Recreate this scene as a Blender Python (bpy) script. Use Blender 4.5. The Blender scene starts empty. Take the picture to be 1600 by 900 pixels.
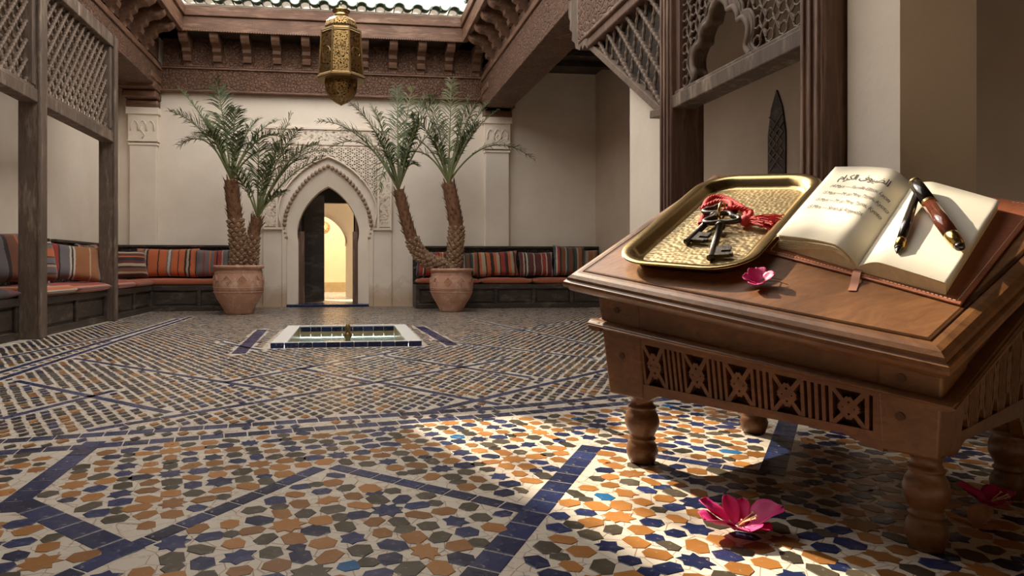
import bpy, bmesh, math, random
from mathutils import Vector, Matrix
random.seed(7)
R = math.radians
PI = math.pi
scene = bpy.context.scene
C = scene.collection

# ------------------------------------------------------------------ camera
cam_d = bpy.data.cameras.new('camera')
cam = bpy.data.objects.new('camera', cam_d); C.objects.link(cam)
cam_d.sensor_width = 36.0
cam_d.lens = 36.0 * 1000.0 / 1600.0
cam_d.shift_x = 135.0 / 1600.0
cam_d.shift_y = 35.0 / 1600.0 * -1.0
cam_d.clip_start = 0.02
cam.location = (0, 0, 0.73)
cam.rotation_euler = (PI / 2, 0, -math.atan(0.12))
scene.camera = cam

# ------------------------------------------------------------------ world, sun, exposure
world = bpy.data.worlds.new('sky'); scene.world = world
world.use_nodes = True
bg = world.node_tree.nodes['Background']
bg.inputs[0].default_value = (1.0, 0.965, 0.92, 1)
bg.inputs[1].default_value = 3.7
sun_d = bpy.data.lights.new('sun', 'SUN'); sun_d.energy = 12.0; sun_d.angle = R(0.7)
sun_d.color = (1.0, 0.86, 0.66)
sun = bpy.data.objects.new('sun', sun_d); C.objects.link(sun)
SUN_EL, SUN_AZ = R(40), R(18)
sun_dir = Vector((math.sin(SUN_AZ) * math.cos(SUN_EL), -math.cos(SUN_AZ) * math.cos(SUN_EL), -math.sin(SUN_EL)))
sun.rotation_euler = sun_dir.to_track_quat('-Z', 'Y').to_euler()
sun.location = (-2, 9, 9)
vs = scene.view_settings
vs.view_transform = 'Standard'; vs.look = 'None'; vs.exposure = 0.0; vs.gamma = 1.0
vs.use_curve_mapping = False

# ------------------------------------------------------------------ materials
def nodes(name):
    m = bpy.data.materials.new(name); m.use_nodes = True
    nt = m.node_tree
    return m, nt, nt.nodes['Principled BSDF']
def setv(b, **k):
    for a, v in k.items():
        b.inputs[a.replace('_', ' ')].default_value = v
def ramp(nt, stops, interp='LINEAR'):
    r = nt.nodes.new('ShaderNodeValToRGB'); e = r.color_ramp.elements
    r.color_ramp.interpolation = interp
    while len(e) < len(stops): e.new(0.5)
    for el, (p, c) in zip(e, stops):
        el.position = p; el.color = (*c, 1)
    return r
def coords(nt, kind='Object', scale=(1, 1, 1), rot=(0, 0, 0)):
    t = nt.nodes.new('ShaderNodeTexCoord'); mp = nt.nodes.new('ShaderNodeMapping')
    mp.inputs['Scale'].default_value = scale; mp.inputs['Rotation'].default_value = rot
    nt.links.new(t.outputs[kind], mp.inputs[0]); return mp.outputs[0]
def noise(nt, co, scale=5, detail=4, rough=0.6, dist=0.0):
    n = nt.nodes.new('ShaderNodeTexNoise')
    n.inputs['Scale'].default_value = scale; n.inputs['Detail'].default_value = detail
    n.inputs['Roughness'].default_value = rough; n.inputs['Distortion'].default_value = dist
    nt.links.new(co, n.inputs['Vector']); return n.outputs['Fac']
def bump(nt, bsdf, h, strength=0.3, dist=0.01, prev=None):
    b = nt.nodes.new('ShaderNodeBump'); b.inputs['Strength'].default_value = strength
    b.inputs['Distance'].default_value = dist
    nt.links.new(h, b.inputs['Height'])
    if prev is not None: nt.links.new(prev, b.inputs['Normal'])
    nt.links.new(b.outputs[0], bsdf.inputs['Normal']); return b.outputs[0]
def mixc(nt, f, a, b, mode='MIX'):
    m = nt.nodes.new('ShaderNodeMix'); m.data_type = 'RGBA'; m.blend_type = mode
    for s, v in ((m.inputs[0], f), (m.inputs[6], a), (m.inputs[7], b)):
        if isinstance(v, (int, float)): s.default_value = v
        elif isinstance(v, tuple): s.default_value = (*v, 1)
        else: nt.links.new(v, s)
    return m.outputs[2]
def math_n(nt, op, a, b=0.0):
    m = nt.nodes.new('ShaderNodeMath'); m.operation = op
    for s, v in ((m.inputs[0], a), (m.inputs[1], b)):
        if isinstance(v, (int, float)): s.default_value = v
        else: nt.links.new(v, s)
    return m.outputs[0]

def wood(name, dark, light, scale=(2, 2, 14), rough=0.5, grain=0.25, carved=0, wear=None, coat=0.0):
    m, nt, b = nodes(name)
    co = coords(nt, 'Object', scale)
    n1 = noise(nt, co, 3, 6, 0.65, 1.2)
    n2 = noise(nt, coords(nt), 2.3, 3)
    r = ramp(nt, [(0.3, dark), (0.7, light)]); nt.links.new(n1, r.inputs[0])
    c = mixc(nt, n2, r.outputs[0], tuple(x * 0.6 for x in dark))
    if wear:
        n3 = noise(nt, coords(nt, 'Object', tuple(x * 0.6 for x in scale)), 2.2, 5, 0.7)
        rw = ramp(nt, [(0.52, (0, 0, 0)), (0.72, (1, 1, 1))]); nt.links.new(n3, rw.inputs[0])
        c = mixc(nt, rw.outputs[0], c, wear)
    nt.links.new(c, b.inputs['Base Color'])
    setv(b, Roughness=rough, Coat_Weight=coat, Coat_Roughness=0.25)
    p = bump(nt, b, n1, grain, 0.006)
    if carved:
        v = nt.nodes.new('ShaderNodeTexVoronoi'); v.feature = 'DISTANCE_TO_EDGE'
        v.inputs['Scale'].default_value = carved
        nt.links.new(coords(nt), v.inputs['Vector'])
        rv = ramp(nt, [(0.0, (0, 0, 0)), (0.16, (1, 1, 1))]); nt.links.new(v.outputs['Distance'], rv.inputs[0])
        bump(nt, b, rv.outputs[0], 0.9, 0.02, p)
        c2 = mixc(nt, math_n(nt, 'MULTIPLY', rv.outputs[0], 0.55), c, tuple(x * 0.35 for x in dark))
        nt.links.new(c2, b.inputs['Base Color'])
    return m
def plaster(name, col, col2, stain=None, rough=0.85, carved=0):
    m, nt, b = nodes(name)
    co = coords(nt)
    n1 = noise(nt, co, 1.3, 6, 0.6); n2 = noise(nt, co, 14, 5, 0.7)
    r = ramp(nt, [(0.3, col2), (0.7, col)]); nt.links.new(n1, r.inputs[0]); c = r.outputs[0]
    if stain:
        sep = nt.nodes.new('ShaderNodeSeparateXYZ'); nt.links.new(co, sep.inputs[0])
        z = math_n(nt, 'ADD', math_n(nt, 'MULTIPLY', sep.outputs[2], -1.1), noise(nt, co, 2.1, 6, 0.7, 0.6))
        rz = ramp(nt, [(0.0, (0, 0, 0)), (0.12, (0.35, 0.35, 0.35)), (0.35, (0.75, 0.75, 0.75))]); nt.links.new(z, rz.inputs[0])
        c = mixc(nt, rz.outputs[0], c, stain)
    p = bump(nt, b, n2, 0.25, 0.01)
    if carved:
        v = nt.nodes.new('ShaderNodeTexVoronoi'); v.feature = 'DISTANCE_TO_EDGE'
        v.inputs['Scale'].default_value = carved; v.inputs['Randomness'].default_value = 0.3
        nt.links.new(coords(nt, 'Object', (1, 1, 1), (0, R(45), 0)), v.inputs['Vector'])
        rv = ramp(nt, [(0.05, (1, 1, 1)), (0.2, (0, 0, 0))]); nt.links.new(v.outputs['Distance'], rv.inputs[0])
        bump(nt, b, rv.outputs[0], 1.0, 0.025, p)
        c = mixc(nt, rv.outputs[0], tuple(x * 0.70 for x in col2), c)
    nt.links.new(c, b.inputs['Base Color']); setv(b, Roughness=rough)
    return m
def plain(name, col, rough=0.5, metal=0.0, bumpy=0.0, bscale=30, var=0.25, coat=0.0):
    m, nt, b = nodes(name)
    co = coords(nt)
    n = noise(nt, co, bscale * 0.3, 4)
    c = mixc(nt, n, tuple(x * (1 - var) for x in col), tuple(min(1, x * (1 + var)) for x in col))
    nt.links.new(c, b.inputs['Base Color'])
    setv(b, Roughness=rough, Metallic=metal, Coat_Weight=coat, Coat_Roughness=0.1)
    if bumpy: bump(nt, b, noise(nt, co, bscale, 4), bumpy, 0.006)
    return m
def glaze(name, col, var=0.3, rough=0.22, edge=None):
    m, nt, b = nodes(name)
    co = coords(nt, 'Object')
    oi = nt.nodes.new('ShaderNodeObjectInfo')
    geo = nt.nodes.new('ShaderNodeNewGeometry')
    rnd = math_n(nt, 'FRACT', math_n(nt, 'ADD', geo.outputs['Random Per Island'], oi.outputs['Random']))
    c = mixc(nt, rnd, tuple(x * (1 - var) for x in col), tuple(min(1, x * (1 + var)) for x in col))
    n = noise(nt, co, 40, 4)
    rw = ramp(nt, [(0.62, (0, 0, 0)), (0.7, (1, 1, 1))]); nt.links.new(n, rw.inputs[0])
    c = mixc(nt, math_n(nt, 'MULTIPLY', rw.outputs[0], 0.5), c, (0.45, 0.38, 0.3))
    nt.links.new(c, b.inputs['Base Color'])
    rr = nt.nodes.new('ShaderNodeMapRange'); nt.links.new(noise(nt, co, 9, 3), rr.inputs[0])
    rr.inputs[3].default_value = rough * 0.7; rr.inputs[4].default_value = rough * 1.9
    nt.links.new(rr.outputs[0], b.inputs['Roughness'])
    setv(b, Specular_IOR_Level=0.32)
    bump(nt, b, noise(nt, co, 22, 2), 0.12, 0.01)
    return m
def stripes(name, cols, axis=0, rough=0.9):
    """woven textile: bands of colour across the Generated axis"""
    m, nt, b = nodes(name)
    t = nt.nodes.new('ShaderNodeTexCoord'); sep = nt.nodes.new('ShaderNodeSeparateXYZ')
    nt.links.new(t.outputs['Generated'], sep.inputs[0])
    tot = sum(w for w, c in cols); x = 0; st = []
    for w_, c in cols:
        st.append((x / tot, c)); x += w_
    wob = math_n(nt, 'MULTIPLY', math_n(nt, 'SUBTRACT', noise(nt, t.outputs['Generated'], 6, 3), 0.5), 0.03)
    r = ramp(nt, st, 'CONSTANT'); nt.links.new(math_n(nt, 'ADD', sep.outputs[axis], wob), r.inputs[0])
    wv = noise(nt, coords(nt, 'Generated', (60, 60, 60)), 3, 3)
    c = mixc(nt, math_n(nt, 'MULTIPLY', wv, 0.5), r.outputs[0], (0.03, 0.015, 0.01))
    nt.links.new(c, b.inputs['Base Color']); setv(b, Roughness=rough, Sheen_Weight=0.2)
    bump(nt, b, wv, 0.4, 0.004)
    return m

M = {}
M['wall'] = plaster('white_plaster', (0.80, 0.71, 0.60), (0.70, 0.60, 0.49), (0.40, 0.26, 0.15))
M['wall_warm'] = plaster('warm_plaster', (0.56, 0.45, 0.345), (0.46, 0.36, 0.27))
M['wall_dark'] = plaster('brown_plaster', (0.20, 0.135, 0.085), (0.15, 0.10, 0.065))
M['stucco'] = plaster('stucco', (0.82, 0.72, 0.60), (0.74, 0.63, 0.51))
M['stucco_carved'] = plaster('carved_stucco', (0.80, 0.70, 0.58), (0.70, 0.57, 0.45), carved=19)
M['stucco_ground'] = plaster('stucco_ground', (0.52, 0.40, 0.30), (0.46, 0.34, 0.25))
M['scallop'] = plaster('shade_brown_stucco', (0.36, 0.25, 0.17), (0.28, 0.19, 0.13))  # shade on the arch knobs put into the brown colour
M['ochre'] = plaster('ochre_plaster', (0.82, 0.68, 0.47), (0.74, 0.58, 0.38))
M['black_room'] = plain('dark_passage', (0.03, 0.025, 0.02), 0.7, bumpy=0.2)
M['cedar'] = wood('cedar', (0.115, 0.050, 0.026), (0.29, 0.145, 0.08), (1.2, 5, 9), 0.6, 0.4, wear=(0.32, 0.20, 0.13))
M['cedar_y'] = wood('cedar_lengthwise', (0.115, 0.050, 0.026), (0.29, 0.145, 0.08), (5, 1.2, 9), 0.6, 0.4, wear=(0.32, 0.20, 0.13))
M['cedar_carved'] = wood('carved_cedar', (0.17, 0.075, 0.04), (0.34, 0.175, 0.10), (2, 2, 4), 0.65, 0.3, carved=17)
M['screen'] = wood('weathered_wood', (0.09, 0.058, 0.04), (0.22, 0.155, 0.11), (8, 8, 1.5), 0.65, 0.4, wear=(0.30, 0.225, 0.165))
M['slat'] = wood('lattice_wood', (0.15, 0.10, 0.07), (0.30, 0.215, 0.155), (5, 5, 5), 0.7, 0.3)
M['red_post'] = wood('red_brown_wood', (0.12, 0.06, 0.04), (0.26, 0.15, 0.10), (11, 11, 0.9), 0.5, 0.3, wear=(0.34, 0.22, 0.155))
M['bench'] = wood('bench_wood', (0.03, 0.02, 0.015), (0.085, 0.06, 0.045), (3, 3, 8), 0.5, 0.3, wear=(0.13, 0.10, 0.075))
M['bench_carved'] = wood('carved_bench_wood', (0.03, 0.02, 0.015), (0.075, 0.05, 0.035), (3, 3, 6), 0.5, 0.3, carved=14)
M['table'] = wood('walnut', (0.12, 0.044, 0.012), (0.34, 0.148, 0.045), (9, 3.0, 9), 0.42, 0.12, coat=0.12)
M['table_top'] = wood('walnut_top', (0.17, 0.066, 0.022), (0.42, 0.19, 0.07), (2.2, 11, 9), 0.38, 0.10, coat=0.15)
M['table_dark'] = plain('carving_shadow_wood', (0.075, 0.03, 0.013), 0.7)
M['brass'] = plain('aged_brass', (0.50, 0.36, 0.16), 0.24, 1.0, 0.1, 12, 0.2)
M['iron'] = plain('dark_iron', (0.10, 0.085, 0.07), 0.38, 0.95, 0.35, 40, 0.4)
M['gold'] = plain('gold', (0.80, 0.55, 0.18), 0.2, 1.0)
M['lantern_metal'] = plain('lantern_brass', (0.30, 0.20, 0.09), 0.38, 1.0, 0.3, 25, 0.4)
M['red_cord'] = plain('red_cord', (0.62, 0.03, 0.03), 0.7, 0, 0.5, 200)
M['terracotta'] = plain('terracotta', (0.50, 0.26, 0.165), 0.8, 0, 0.35, 18, 0.35)
def pot_mat():
    m, nt, b = nodes('weathered_terracotta'); co = coords(nt)
    c = mixc(nt, noise(nt, co, 3, 5, 0.7), (0.30, 0.15, 0.09), (0.56, 0.31, 0.21))
    r = ramp(nt, [(0.50, (0, 0, 0)), (0.68, (0.75, 0.75, 0.75))]); nt.links.new(noise(nt, co, 4.5, 7, 0.75, 0.8), r.inputs[0])
    c = mixc(nt, r.outputs[0], c, (0.62, 0.47, 0.37))
    r = ramp(nt, [(0.55, (0, 0, 0)), (0.75, (0.8, 0.8, 0.8))]); nt.links.new(noise(nt, coords(nt, 'Object', (1, 1, 0.4)), 6, 6, 0.8), r.inputs[0])
    c = mixc(nt, r.outputs[0], c, (0.14, 0.08, 0.05))
    nt.links.new(c, b.inputs['Base Color']); setv(b, Roughness=0.85); bump(nt, b, noise(nt, co, 22, 5), 0.4, 0.008)
    return m
M['terracotta'] = pot_mat()
M['soil'] = plain('soil', (0.05, 0.035, 0.02), 0.95, 0, 0.8, 40)
M['trunk'] = plain('palm_bark', (0.27, 0.17, 0.10), 0.9, 0, 0.7, 35, 0.5)
M['trunk_top'] = plain('palm_fibre', (0.16, 0.075, 0.035), 0.95, 0, 0.8, 60, 0.5)
M['leaf'] = plain('palm_leaf', (0.052, 0.078, 0.024), 0.5, 0, 0, 10, 0.5)
M['leaf2'] = plain('palm_leaf_pale', (0.11, 0.125, 0.042), 0.5, 0, 0, 10, 0.5)
M['rachis'] = plain('palm_stem', (0.15, 0.16, 0.06), 0.5)
M['green_tile'] = plain('green_glazed_roof', (0.10, 0.17, 0.12), 0.25, 0, 0.3, 12, 0.7, 0.4)
M['white_marble'] = plain('white_marble', (0.78, 0.76, 0.72), 0.3, 0, 0.05, 20, 0.06)
M['pool_inside'] = plain('pool_plaster', (0.42, 0.52, 0.46), 0.4, 0, 0.1, 10)
M['pool_ochre'] = plain('pool_ochre_tile', (0.42, 0.32, 0.17), 0.3)
M['paper'] = plain('paper', (0.86, 0.79, 0.64), 0.8, 0, 0.06, 60, 0.05)
M['page_edge'] = plain('page_edge', (0.74, 0.60, 0.38), 0.85, 0, 0.3, 150, 0.2)
M['leather'] = plain('brown_leather', (0.30, 0.09, 0.04), 0.42, 0, 0.3, 90, 0.3)
M['thread'] = plain('cream_thread', (0.70, 0.52, 0.36), 0.8)
M['ribbon'] = plain('ribbon', (0.32, 0.13, 0.08), 0.6)
M['ink'] = plain('ink', (0.03, 0.022, 0.018), 0.7)
M['pen_brown'] = plain('pen_brown', (0.13, 0.035, 0.018), 0.15, 0, 0, 40, 0.9, 0.6)
M['pen_dark'] = plain('pen_dark', (0.02, 0.014, 0.012), 0.2, 0, 0, 20, 0.3, 0.5)
M['magenta'] = plain('bougainvillea', (0.58, 0.02, 0.17), 0.55, 0, 0.2, 30, 0.3)
M['dry_petal'] = plain('dried_petal', (0.45, 0.22, 0.12), 0.7, 0, 0.3, 30, 0.3)
M['stamen'] = plain('stamen', (0.75, 0.62, 0.30), 0.6)
M['navy'] = glaze('navy_glaze', (0.018, 0.027, 0.085), 0.45, 0.20)
M['ochre_tile'] = glaze('ochre_glaze', (0.30, 0.127, 0.032), 0.35, 0.24)
M['olive'] = glaze('olive_glaze', (0.062, 0.050, 0.034), 0.4, 0.24)
M['black_tile'] = glaze('black_glaze', (0.045, 0.035, 0.04), 0.5, 0.24)
M['blue'] = glaze('blue_glaze', (0.02, 0.12, 0.28), 0.3, 0.18)
# pierced brass of the lantern: small holes through the sheet
def pierced():
    m, nt, b = nodes('pierced_brass')
    v = nt.nodes.new('ShaderNodeTexVoronoi'); v.inputs['Scale'].default_value = 62
    nt.links.new(coords(nt), v.inputs['Vector'])
    r = ramp(nt, [(0.44, (0, 0, 0)), (0.48, (1, 1, 1))]); nt.links.new(v.outputs['Distance'], r.inputs[0])
    n = noise(nt, coords(nt), 8, 3)
    nt.links.new(mixc(nt, n, (0.20, 0.125, 0.055), (0.50, 0.32, 0.12)), b.inputs['Base Color'])
    setv(b, Roughness=0.36, Metallic=1.0)
    nt.links.new(r.outputs[0], b.inputs['Alpha'])
    return m
M['pierced'] = pierced()
M['lantern_dark'] = plain('lantern_inner_dark', (0.03, 0.02, 0.012), 0.15)  # near-black fill standing in for shade inside the lantern
def hammered():
    m, nt, b = nodes('hammered_brass')
    v = nt.nodes.new('ShaderNodeTexVoronoi'); v.inputs['Scale'].default_value = 60; v.feature = 'SMOOTH_F1'
    v.inputs['Randomness'].default_value = 0.6
    nt.links.new(coords(nt), v.inputs['Vector'])
    n = noise(nt, coords(nt), 6, 4)
    nt.links.new(mixc(nt, n, (0.38, 0.27, 0.13), (0.66, 0.52, 0.29)), b.inputs['Base Color'])
    setv(b, Roughness=0.42, Metallic=1.0)
    bump(nt, b, v.outputs['Distance'], 0.3, 0.012)
    return m
M['hammered'] = hammered()
def grout():
    m, nt, b = nodes('white_zellige')
    co = coords(nt)
    v = nt.nodes.new('ShaderNodeTexVoronoi'); v.feature = 'DISTANCE_TO_EDGE'; v.inputs['Scale'].default_value = 17
    nt.links.new(co, v.inputs['Vector'])
    r = ramp(nt, [(0.0, (0, 0, 0)), (0.035, (1, 1, 1))]); nt.links.new(v.outputs['Distance'], r.inputs[0])
    n = noise(nt, co, 3, 5)
    base = mixc(nt, n, (0.50, 0.43, 0.345), (0.70, 0.63, 0.53))
    nt.links.new(mixc(nt, r.outputs[0], (0.34, 0.22, 0.16), base), b.inputs['Base Color'])
    rr = nt.nodes.new('ShaderNodeMapRange'); nt.links.new(noise(nt, co, 7, 3), rr.inputs[0])
    rr.inputs[3].default_value = 0.16; rr.inputs[4].default_value = 0.42
    nt.links.new(rr.outputs[0], b.inputs['Roughness']); setv(b, Specular_IOR_Level=0.4)
    bump(nt, b, r.outputs[0], 0.3, 0.004, bump(nt, b, noise(nt, co, 18, 3), 0.12, 0.01))
    return m
M['grout'] = grout()
def water():
    m, nt, b = nodes('pool_water')
    setv(b, Base_Color=(0.75, 0.93, 0.88, 1), Roughness=0.04, Transmission_Weight=0.92, IOR=1.33)
    bump(nt, b, noise(nt, coords(nt), 9, 3), 0.25, 0.02)
    return m
M['water'] = water()

# ------------------------------------------------------------------ mesh helpers
class MB:
    def __init__(s): s.v = []; s.f = []; s.m = []
    def add(s, V, F, mi=0):
        b = len(s.v); s.v += [tuple(p) for p in V]
        for f in F: s.f.append(tuple(i + b for i in f)); s.m.append(mi)
    def hexa(s, P, mi=0):
        s.add(P, [(0, 3, 2, 1), (4, 5, 6, 7), (0, 1, 5, 4), (1, 2, 6, 5), (2, 3, 7, 6), (3, 0, 4, 7)], mi)
    def box(s, x0, x1, y0, y1, z0, z1, mi=0):
        s.hexa([(x0, y0, z0), (x1, y0, z0), (x1, y1, z0), (x0, y1, z0), (x0, y0, z1), (x1, y0, z1), (x1, y1, z1), (x0, y1, z1)], mi)
    def prism(s, poly, fn, a, b, mi=0):
        """poly: 2D outline, fn(p, q, h) -> 3D, extruded from a to b"""
        n = len(poly); V = [fn(p, q, a) for p, q in poly] + [fn(p, q, b) for p, q in poly]
        F = [tuple(range(n - 1, -1, -1)), tuple(range(n, 2 * n))]
        F += [(i, (i + 1) % n, n + (i + 1) % n, n + i) for i in range(n)]
        s.add(V, F, mi)
    def tube(s, path, rad, n=8, mi=0, closed=False):
        P = [Vector(p) for p in path]; k = len(P)
        if not hasattr(rad, '__len__'): rad = [rad] * k
        V = []; up = None
        for i, p in enumerate(P):
            if closed: t = P[(i + 1) % k] - P[i - 1]
            else: t = P[min(i + 1, k - 1)] - P[max(i - 1, 0)]
            t.normalize()
            if up is None:
                up = Vector((0, 0, 1)) if abs(t.z) < 0.9 else Vector((1, 0, 0))
            a = t.cross(up)
            if a.length < 1e-6: a = t.orthogonal()
            a.normalize(); up = a.cross(t).normalized()
            for j in range(n):
                th = 2 * PI * j / n
                V.append(p + (a * math.cos(th) + up * math.sin(th)) * rad[i])
        F = []
        for i in range(k if closed else k - 1):
            for j in range(n):
                i2 = (i + 1) % k
                F.append((i * n + j, i * n + (j + 1) % n, i2 * n + (j + 1) % n, i2 * n + j))
        if not closed:
            F.append(tuple(range(n - 1, -1, -1))); F.append(tuple(range((k - 1) * n, k * n)))
        s.add(V, F, mi)
    def lathe(s, prof, n=24, c=(0, 0, 0), mi=0, rot=0.0):
        V = []; k = len(prof)
        for r, z in prof:
            for j in range(n):
                th = 2 * PI * j / n + rot
                V.append((c[0] + r * math.cos(th), c[1] + r * math.sin(th), c[2] + z))
        F = [(i * n + j, i * n + (j + 1) % n, (i + 1) * n + (j + 1) % n, (i + 1) * n + j) for i in range(k - 1) for j in range(n)]
        F.append(tuple(range(n - 1, -1, -1))); F.append(tuple(range((k - 1) * n, k * n)))
        s.add(V, F, mi)
    def grid(s, fn, nu, nv, mi=0, close_u=False):
        V = [fn(i / nu, j / nv) for j in range(nv + 1) for i in range(nu + 1)]
        F = [(j * (nu + 1) + i, j * (nu + 1) + i + 1, (j + 1) * (nu + 1) + i + 1, (j + 1) * (nu + 1) + i) for j in range(nv) for i in range(nu)]
        s.add(V, F, mi)
    def mesh(s, name, mat, smooth=False):
        me = bpy.data.meshes.new(name); me.from_pydata(s.v, [], s.f)
        for mm in (mat if isinstance(mat, (list, tuple)) else [mat]): me.materials.append(M[mm])
        me.polygons.foreach_set('material_index', s.m)
        if smooth: me.polygons.foreach_set('use_smooth', [True] * len(s.f))
        me.update(); return me
    def build(s, name, mat, parent=None, smooth=False, bevel=0, base=None, fix=False, solid=0):
        me = s.mesh(name, mat, smooth)
        if fix:
            bm = bmesh.new(); bm.from_mesh(me); bmesh.ops.recalc_face_normals(bm, faces=bm.faces); bm.to_mesh(me); bm.free()
        o = bpy.data.objects.new(name, me); C.objects.link(o)
        if parent is not None:
            o.parent = parent
            if parent.get('_w'): o.matrix_parent_inverse = Matrix.Translation(parent.location).inverted()
        if base is not None:
            b = Vector(base); me.transform(Matrix.Translation(-b)); o.location = b
        if bevel:
            bv = o.modifiers.new('bevel', 'BEVEL'); bv.width = bevel; bv.segments = 2; bv.limit_method = 'ANGLE'
        if solid:
            sm = o.modifiers.new('solid', 'SOLIDIFY'); sm.thickness = solid; sm.offset = 0
        return o
def tag(o, label=None, cat=None, group=None, kind=None):
    if label: o['label'] = label
    if cat: o['category'] = cat
    if group: o['group'] = group
    if kind: o['kind'] = kind
    return o
ROOTS = []
def thing(name, loc, label, cat, group=None, matrix=None):
    """Empty at the base of a thing. Without a matrix its parts are given in world coordinates."""
    o = bpy.data.objects.new(name, None); C.objects.link(o)
    o.empty_display_size = 0.05
    if matrix is not None: o.matrix_world = matrix
    else:
        o.location = loc; o['_w'] = 1; ROOTS.append(o)
    return tag(o, label, cat, group)
def struct(o, label=None): return tag(o, label, None, None, 'structure')
def structure(name, loc=(0, 0, 0)):
    o = bpy.data.objects.new(name, None); C.objects.link(o); o.location = loc; o['kind'] = 'structure'
    return o
def bez(p0, p1, p2, n):
    return [Vector(p0) * (1 - t) ** 2 + Vector(p1) * 2 * t * (1 - t) + Vector(p2) * t * t for t in [i / n for i in range(n + 1)]]
def catmull(P, n=6):
    P = [Vector(p) for p in P]; out = []
    for i in range(len(P) - 1):
        a = P[max(i - 1, 0)]; b = P[i]; c = P[i + 1]; d = P[min(i + 2, len(P) - 1)]
        for k in range(n):
            t = k / n
            out.append(0.5 * (2 * b + (c - a) * t + (2 * a - 5 * b + 4 * c - d) * t * t + (3 * b - a - 3 * c + d) * t ** 3))
    out.append(P[-1]); return out

YB = 11.5            # back wall
XL, XR = -3.9, 4.58  # outer walls of the galleries
FX0, FX1 = -3.2, 2.4 # faces of the carved beams along the court

# ================================================================== THE SETTING
# ---- floor with a hole for the basin
PX0, PX1, PY0, PY1 = -0.69, 0.66, 5.78, 7.46
mb = MB()
for x0, x1, y0, y1 in ((-4.2, 5, -3.6, PY0), (-4.2, PX0, PY0, PY1), (PX1, 5, PY0, PY1), (-4.2, 5, PY1, 11.86)):
    mb.box(x0, x1, y0, y1, -0.12, 0.0)
floor = struct(mb.build('floor', 'grout'), 'glossy mosaic floor of navy, ochre and white glazed tiles')

STRIPS = [
    ([(-0.103, 2.339), (-0.587, 1.701), (-0.696, 1.539)], 0.060), ([(-0.058, 2.348), (0.538, 1.85)], 0.060),
    ([(0.977, 2.49), (0.546, 1.844), (0.266, 1.424)], 0.085), ([(1.008, 2.468), (1.456, 2.081)], 0.055),
    ([(2.232, 3.0), (1.463, 2.073)], 0.085), ([(-1.041, 2.799), (-1.021, 2.022)], 0.085), ([(-1.013, 2.109), (-0.546, 1.696)], 0.085),
    ([(-1.476, 2.653), (-1.015, 2.729), (-0.531, 2.828), (0.797, 3.074), (1.548, 3.266), (2.486, 3.551)], 0.070),
    ([(-1.7, 2.80), (-0.958, 2.932), (-0.339, 3.029), (0.836, 3.227), (1.641, 3.461), (2.623, 3.747)], 0.070),
    ([(-2.094, 4.336), (-0.882, 3.303)], 0.05), ([(-2.149, 5.329), (-0.427, 3.822)], 0.05),
    ([(-1.149, 2.982), (0.158, 3.999), (1.275, 4.918)], 0.05), ([(-0.772, 4.11), (0.436, 5.476)], 0.05), ([(-0.362, 4.639), (0.139, 4.023)], 0.05),
    ([(0.179, 4.018), (0.789, 3.283)], 0.05), ([(0.4, 3.176), (1.88, 4.37)], 0.05), ([(0.283, 5.181), (1.18, 4.06)], 0.05),
    ([(-2.226, 3.999), (-2.22, 9.457)], 0.06), ([(-2.37, 4.259), (-2.314, 9.136)], 0.06),
    ([(-0.909, 5.437), (-0.978, 7.47)], 0.12), ([(0.839, 7.639), (0.945, 5.768)], 0.12),
    ([(-1.208, 6.272), (-0.741, 5.633)], 0.05), ([(0.812, 6.199), (1.924, 4.84)], 0.05), ([(-2.724, 5.398), (-2.405, 7.16)], 0.05),
    ([(1.663, 8.45), (2.232, 5.614)], 0.05), ([(1.691, 6.799), (2.9, 8.0)], 0.05), ([(-1.646, 3.261), (-1.357, 3.933)], 0.05),
]
SEG = [(Vector(a), Vector(b), w) for P, w in STRIPS for a, b in zip(P, P[1:])]
def strip_dist(x, y):
    d = 9
    p = Vector((x, y))
    for a, b, w in SEG:
        ab = b - a; t = max(0, min(1, (p - a).dot(ab) / ab.length_squared))
        d = min(d, (p - a - ab * t).length - w / 2)
    return d
def flat_piece(poly, h=0.0014, lip=0.0015):
    """small glazed piece: outline raised by h with a chamfered edge"""
    n = len(poly); cx = sum(p[0] for p in poly) / n; cy = sum(p[1] for p in poly) / n
    r = max(0.01, sum(math.hypot(p[0] - cx, p[1] - cy) for p in poly) / n); k = 1 - lip / r
    V = [(x, y, -0.002) for x, y in poly] + [(x, y, h - 0.0006) for x, y in poly] + [(cx + (x - cx) * k, cy + (y - cy) * k, h) for x, y in poly]
    F = [tuple(range(2 * n, 3 * n))]
    for i in range(n):
        j = (i + 1) % n
        F += [(i, j, n + j, n + i), (n + i, n + j, 2 * n + j, 2 * n + i)]
    return V, F
# border bricks: navy, each one a piece
near_strip, far_strip = [], MB()
for a, b, w in SEG:
    L = (b - a).length; k = max(1, round(L / (0.10 if w > 0.055 else 0.16))); d = (b - a) / k
    ang = math.atan2(d.y, d.x)
    for i in range(k):
        c = a + d * (i + 0.5)
        cam_dist = c.length
        hl, hw = d.length / 2 - 0.003, w / 2 - 0.002
        near_strip.append((cam_dist, c, ang, hl, hw))
near_strip.sort(key=lambda q: q[0])
for i, (cd, c, ang, hl, hw) in enumerate(near_strip):
    poly = [(-hl, -hw), (hl, -hw), (hl, hw), (-hl, hw)]
    V, F = flat_piece(poly)
    if i < 150 and c.y > 1.2:
        t = MB(); t.add(V, F); o = t.build('border_tile', 'navy', floor)
        o.location = (c.x, c.y, random.uniform(0, 0.0006)); o.rotation_euler = (0, 0, ang)
    else:
        ca, sa = math.cos(ang), math.sin(ang)
        far_strip.add([(c.x + x * ca - y * sa, c.y + x * sa + y * ca, z) for x, y, z in V], F)
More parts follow.
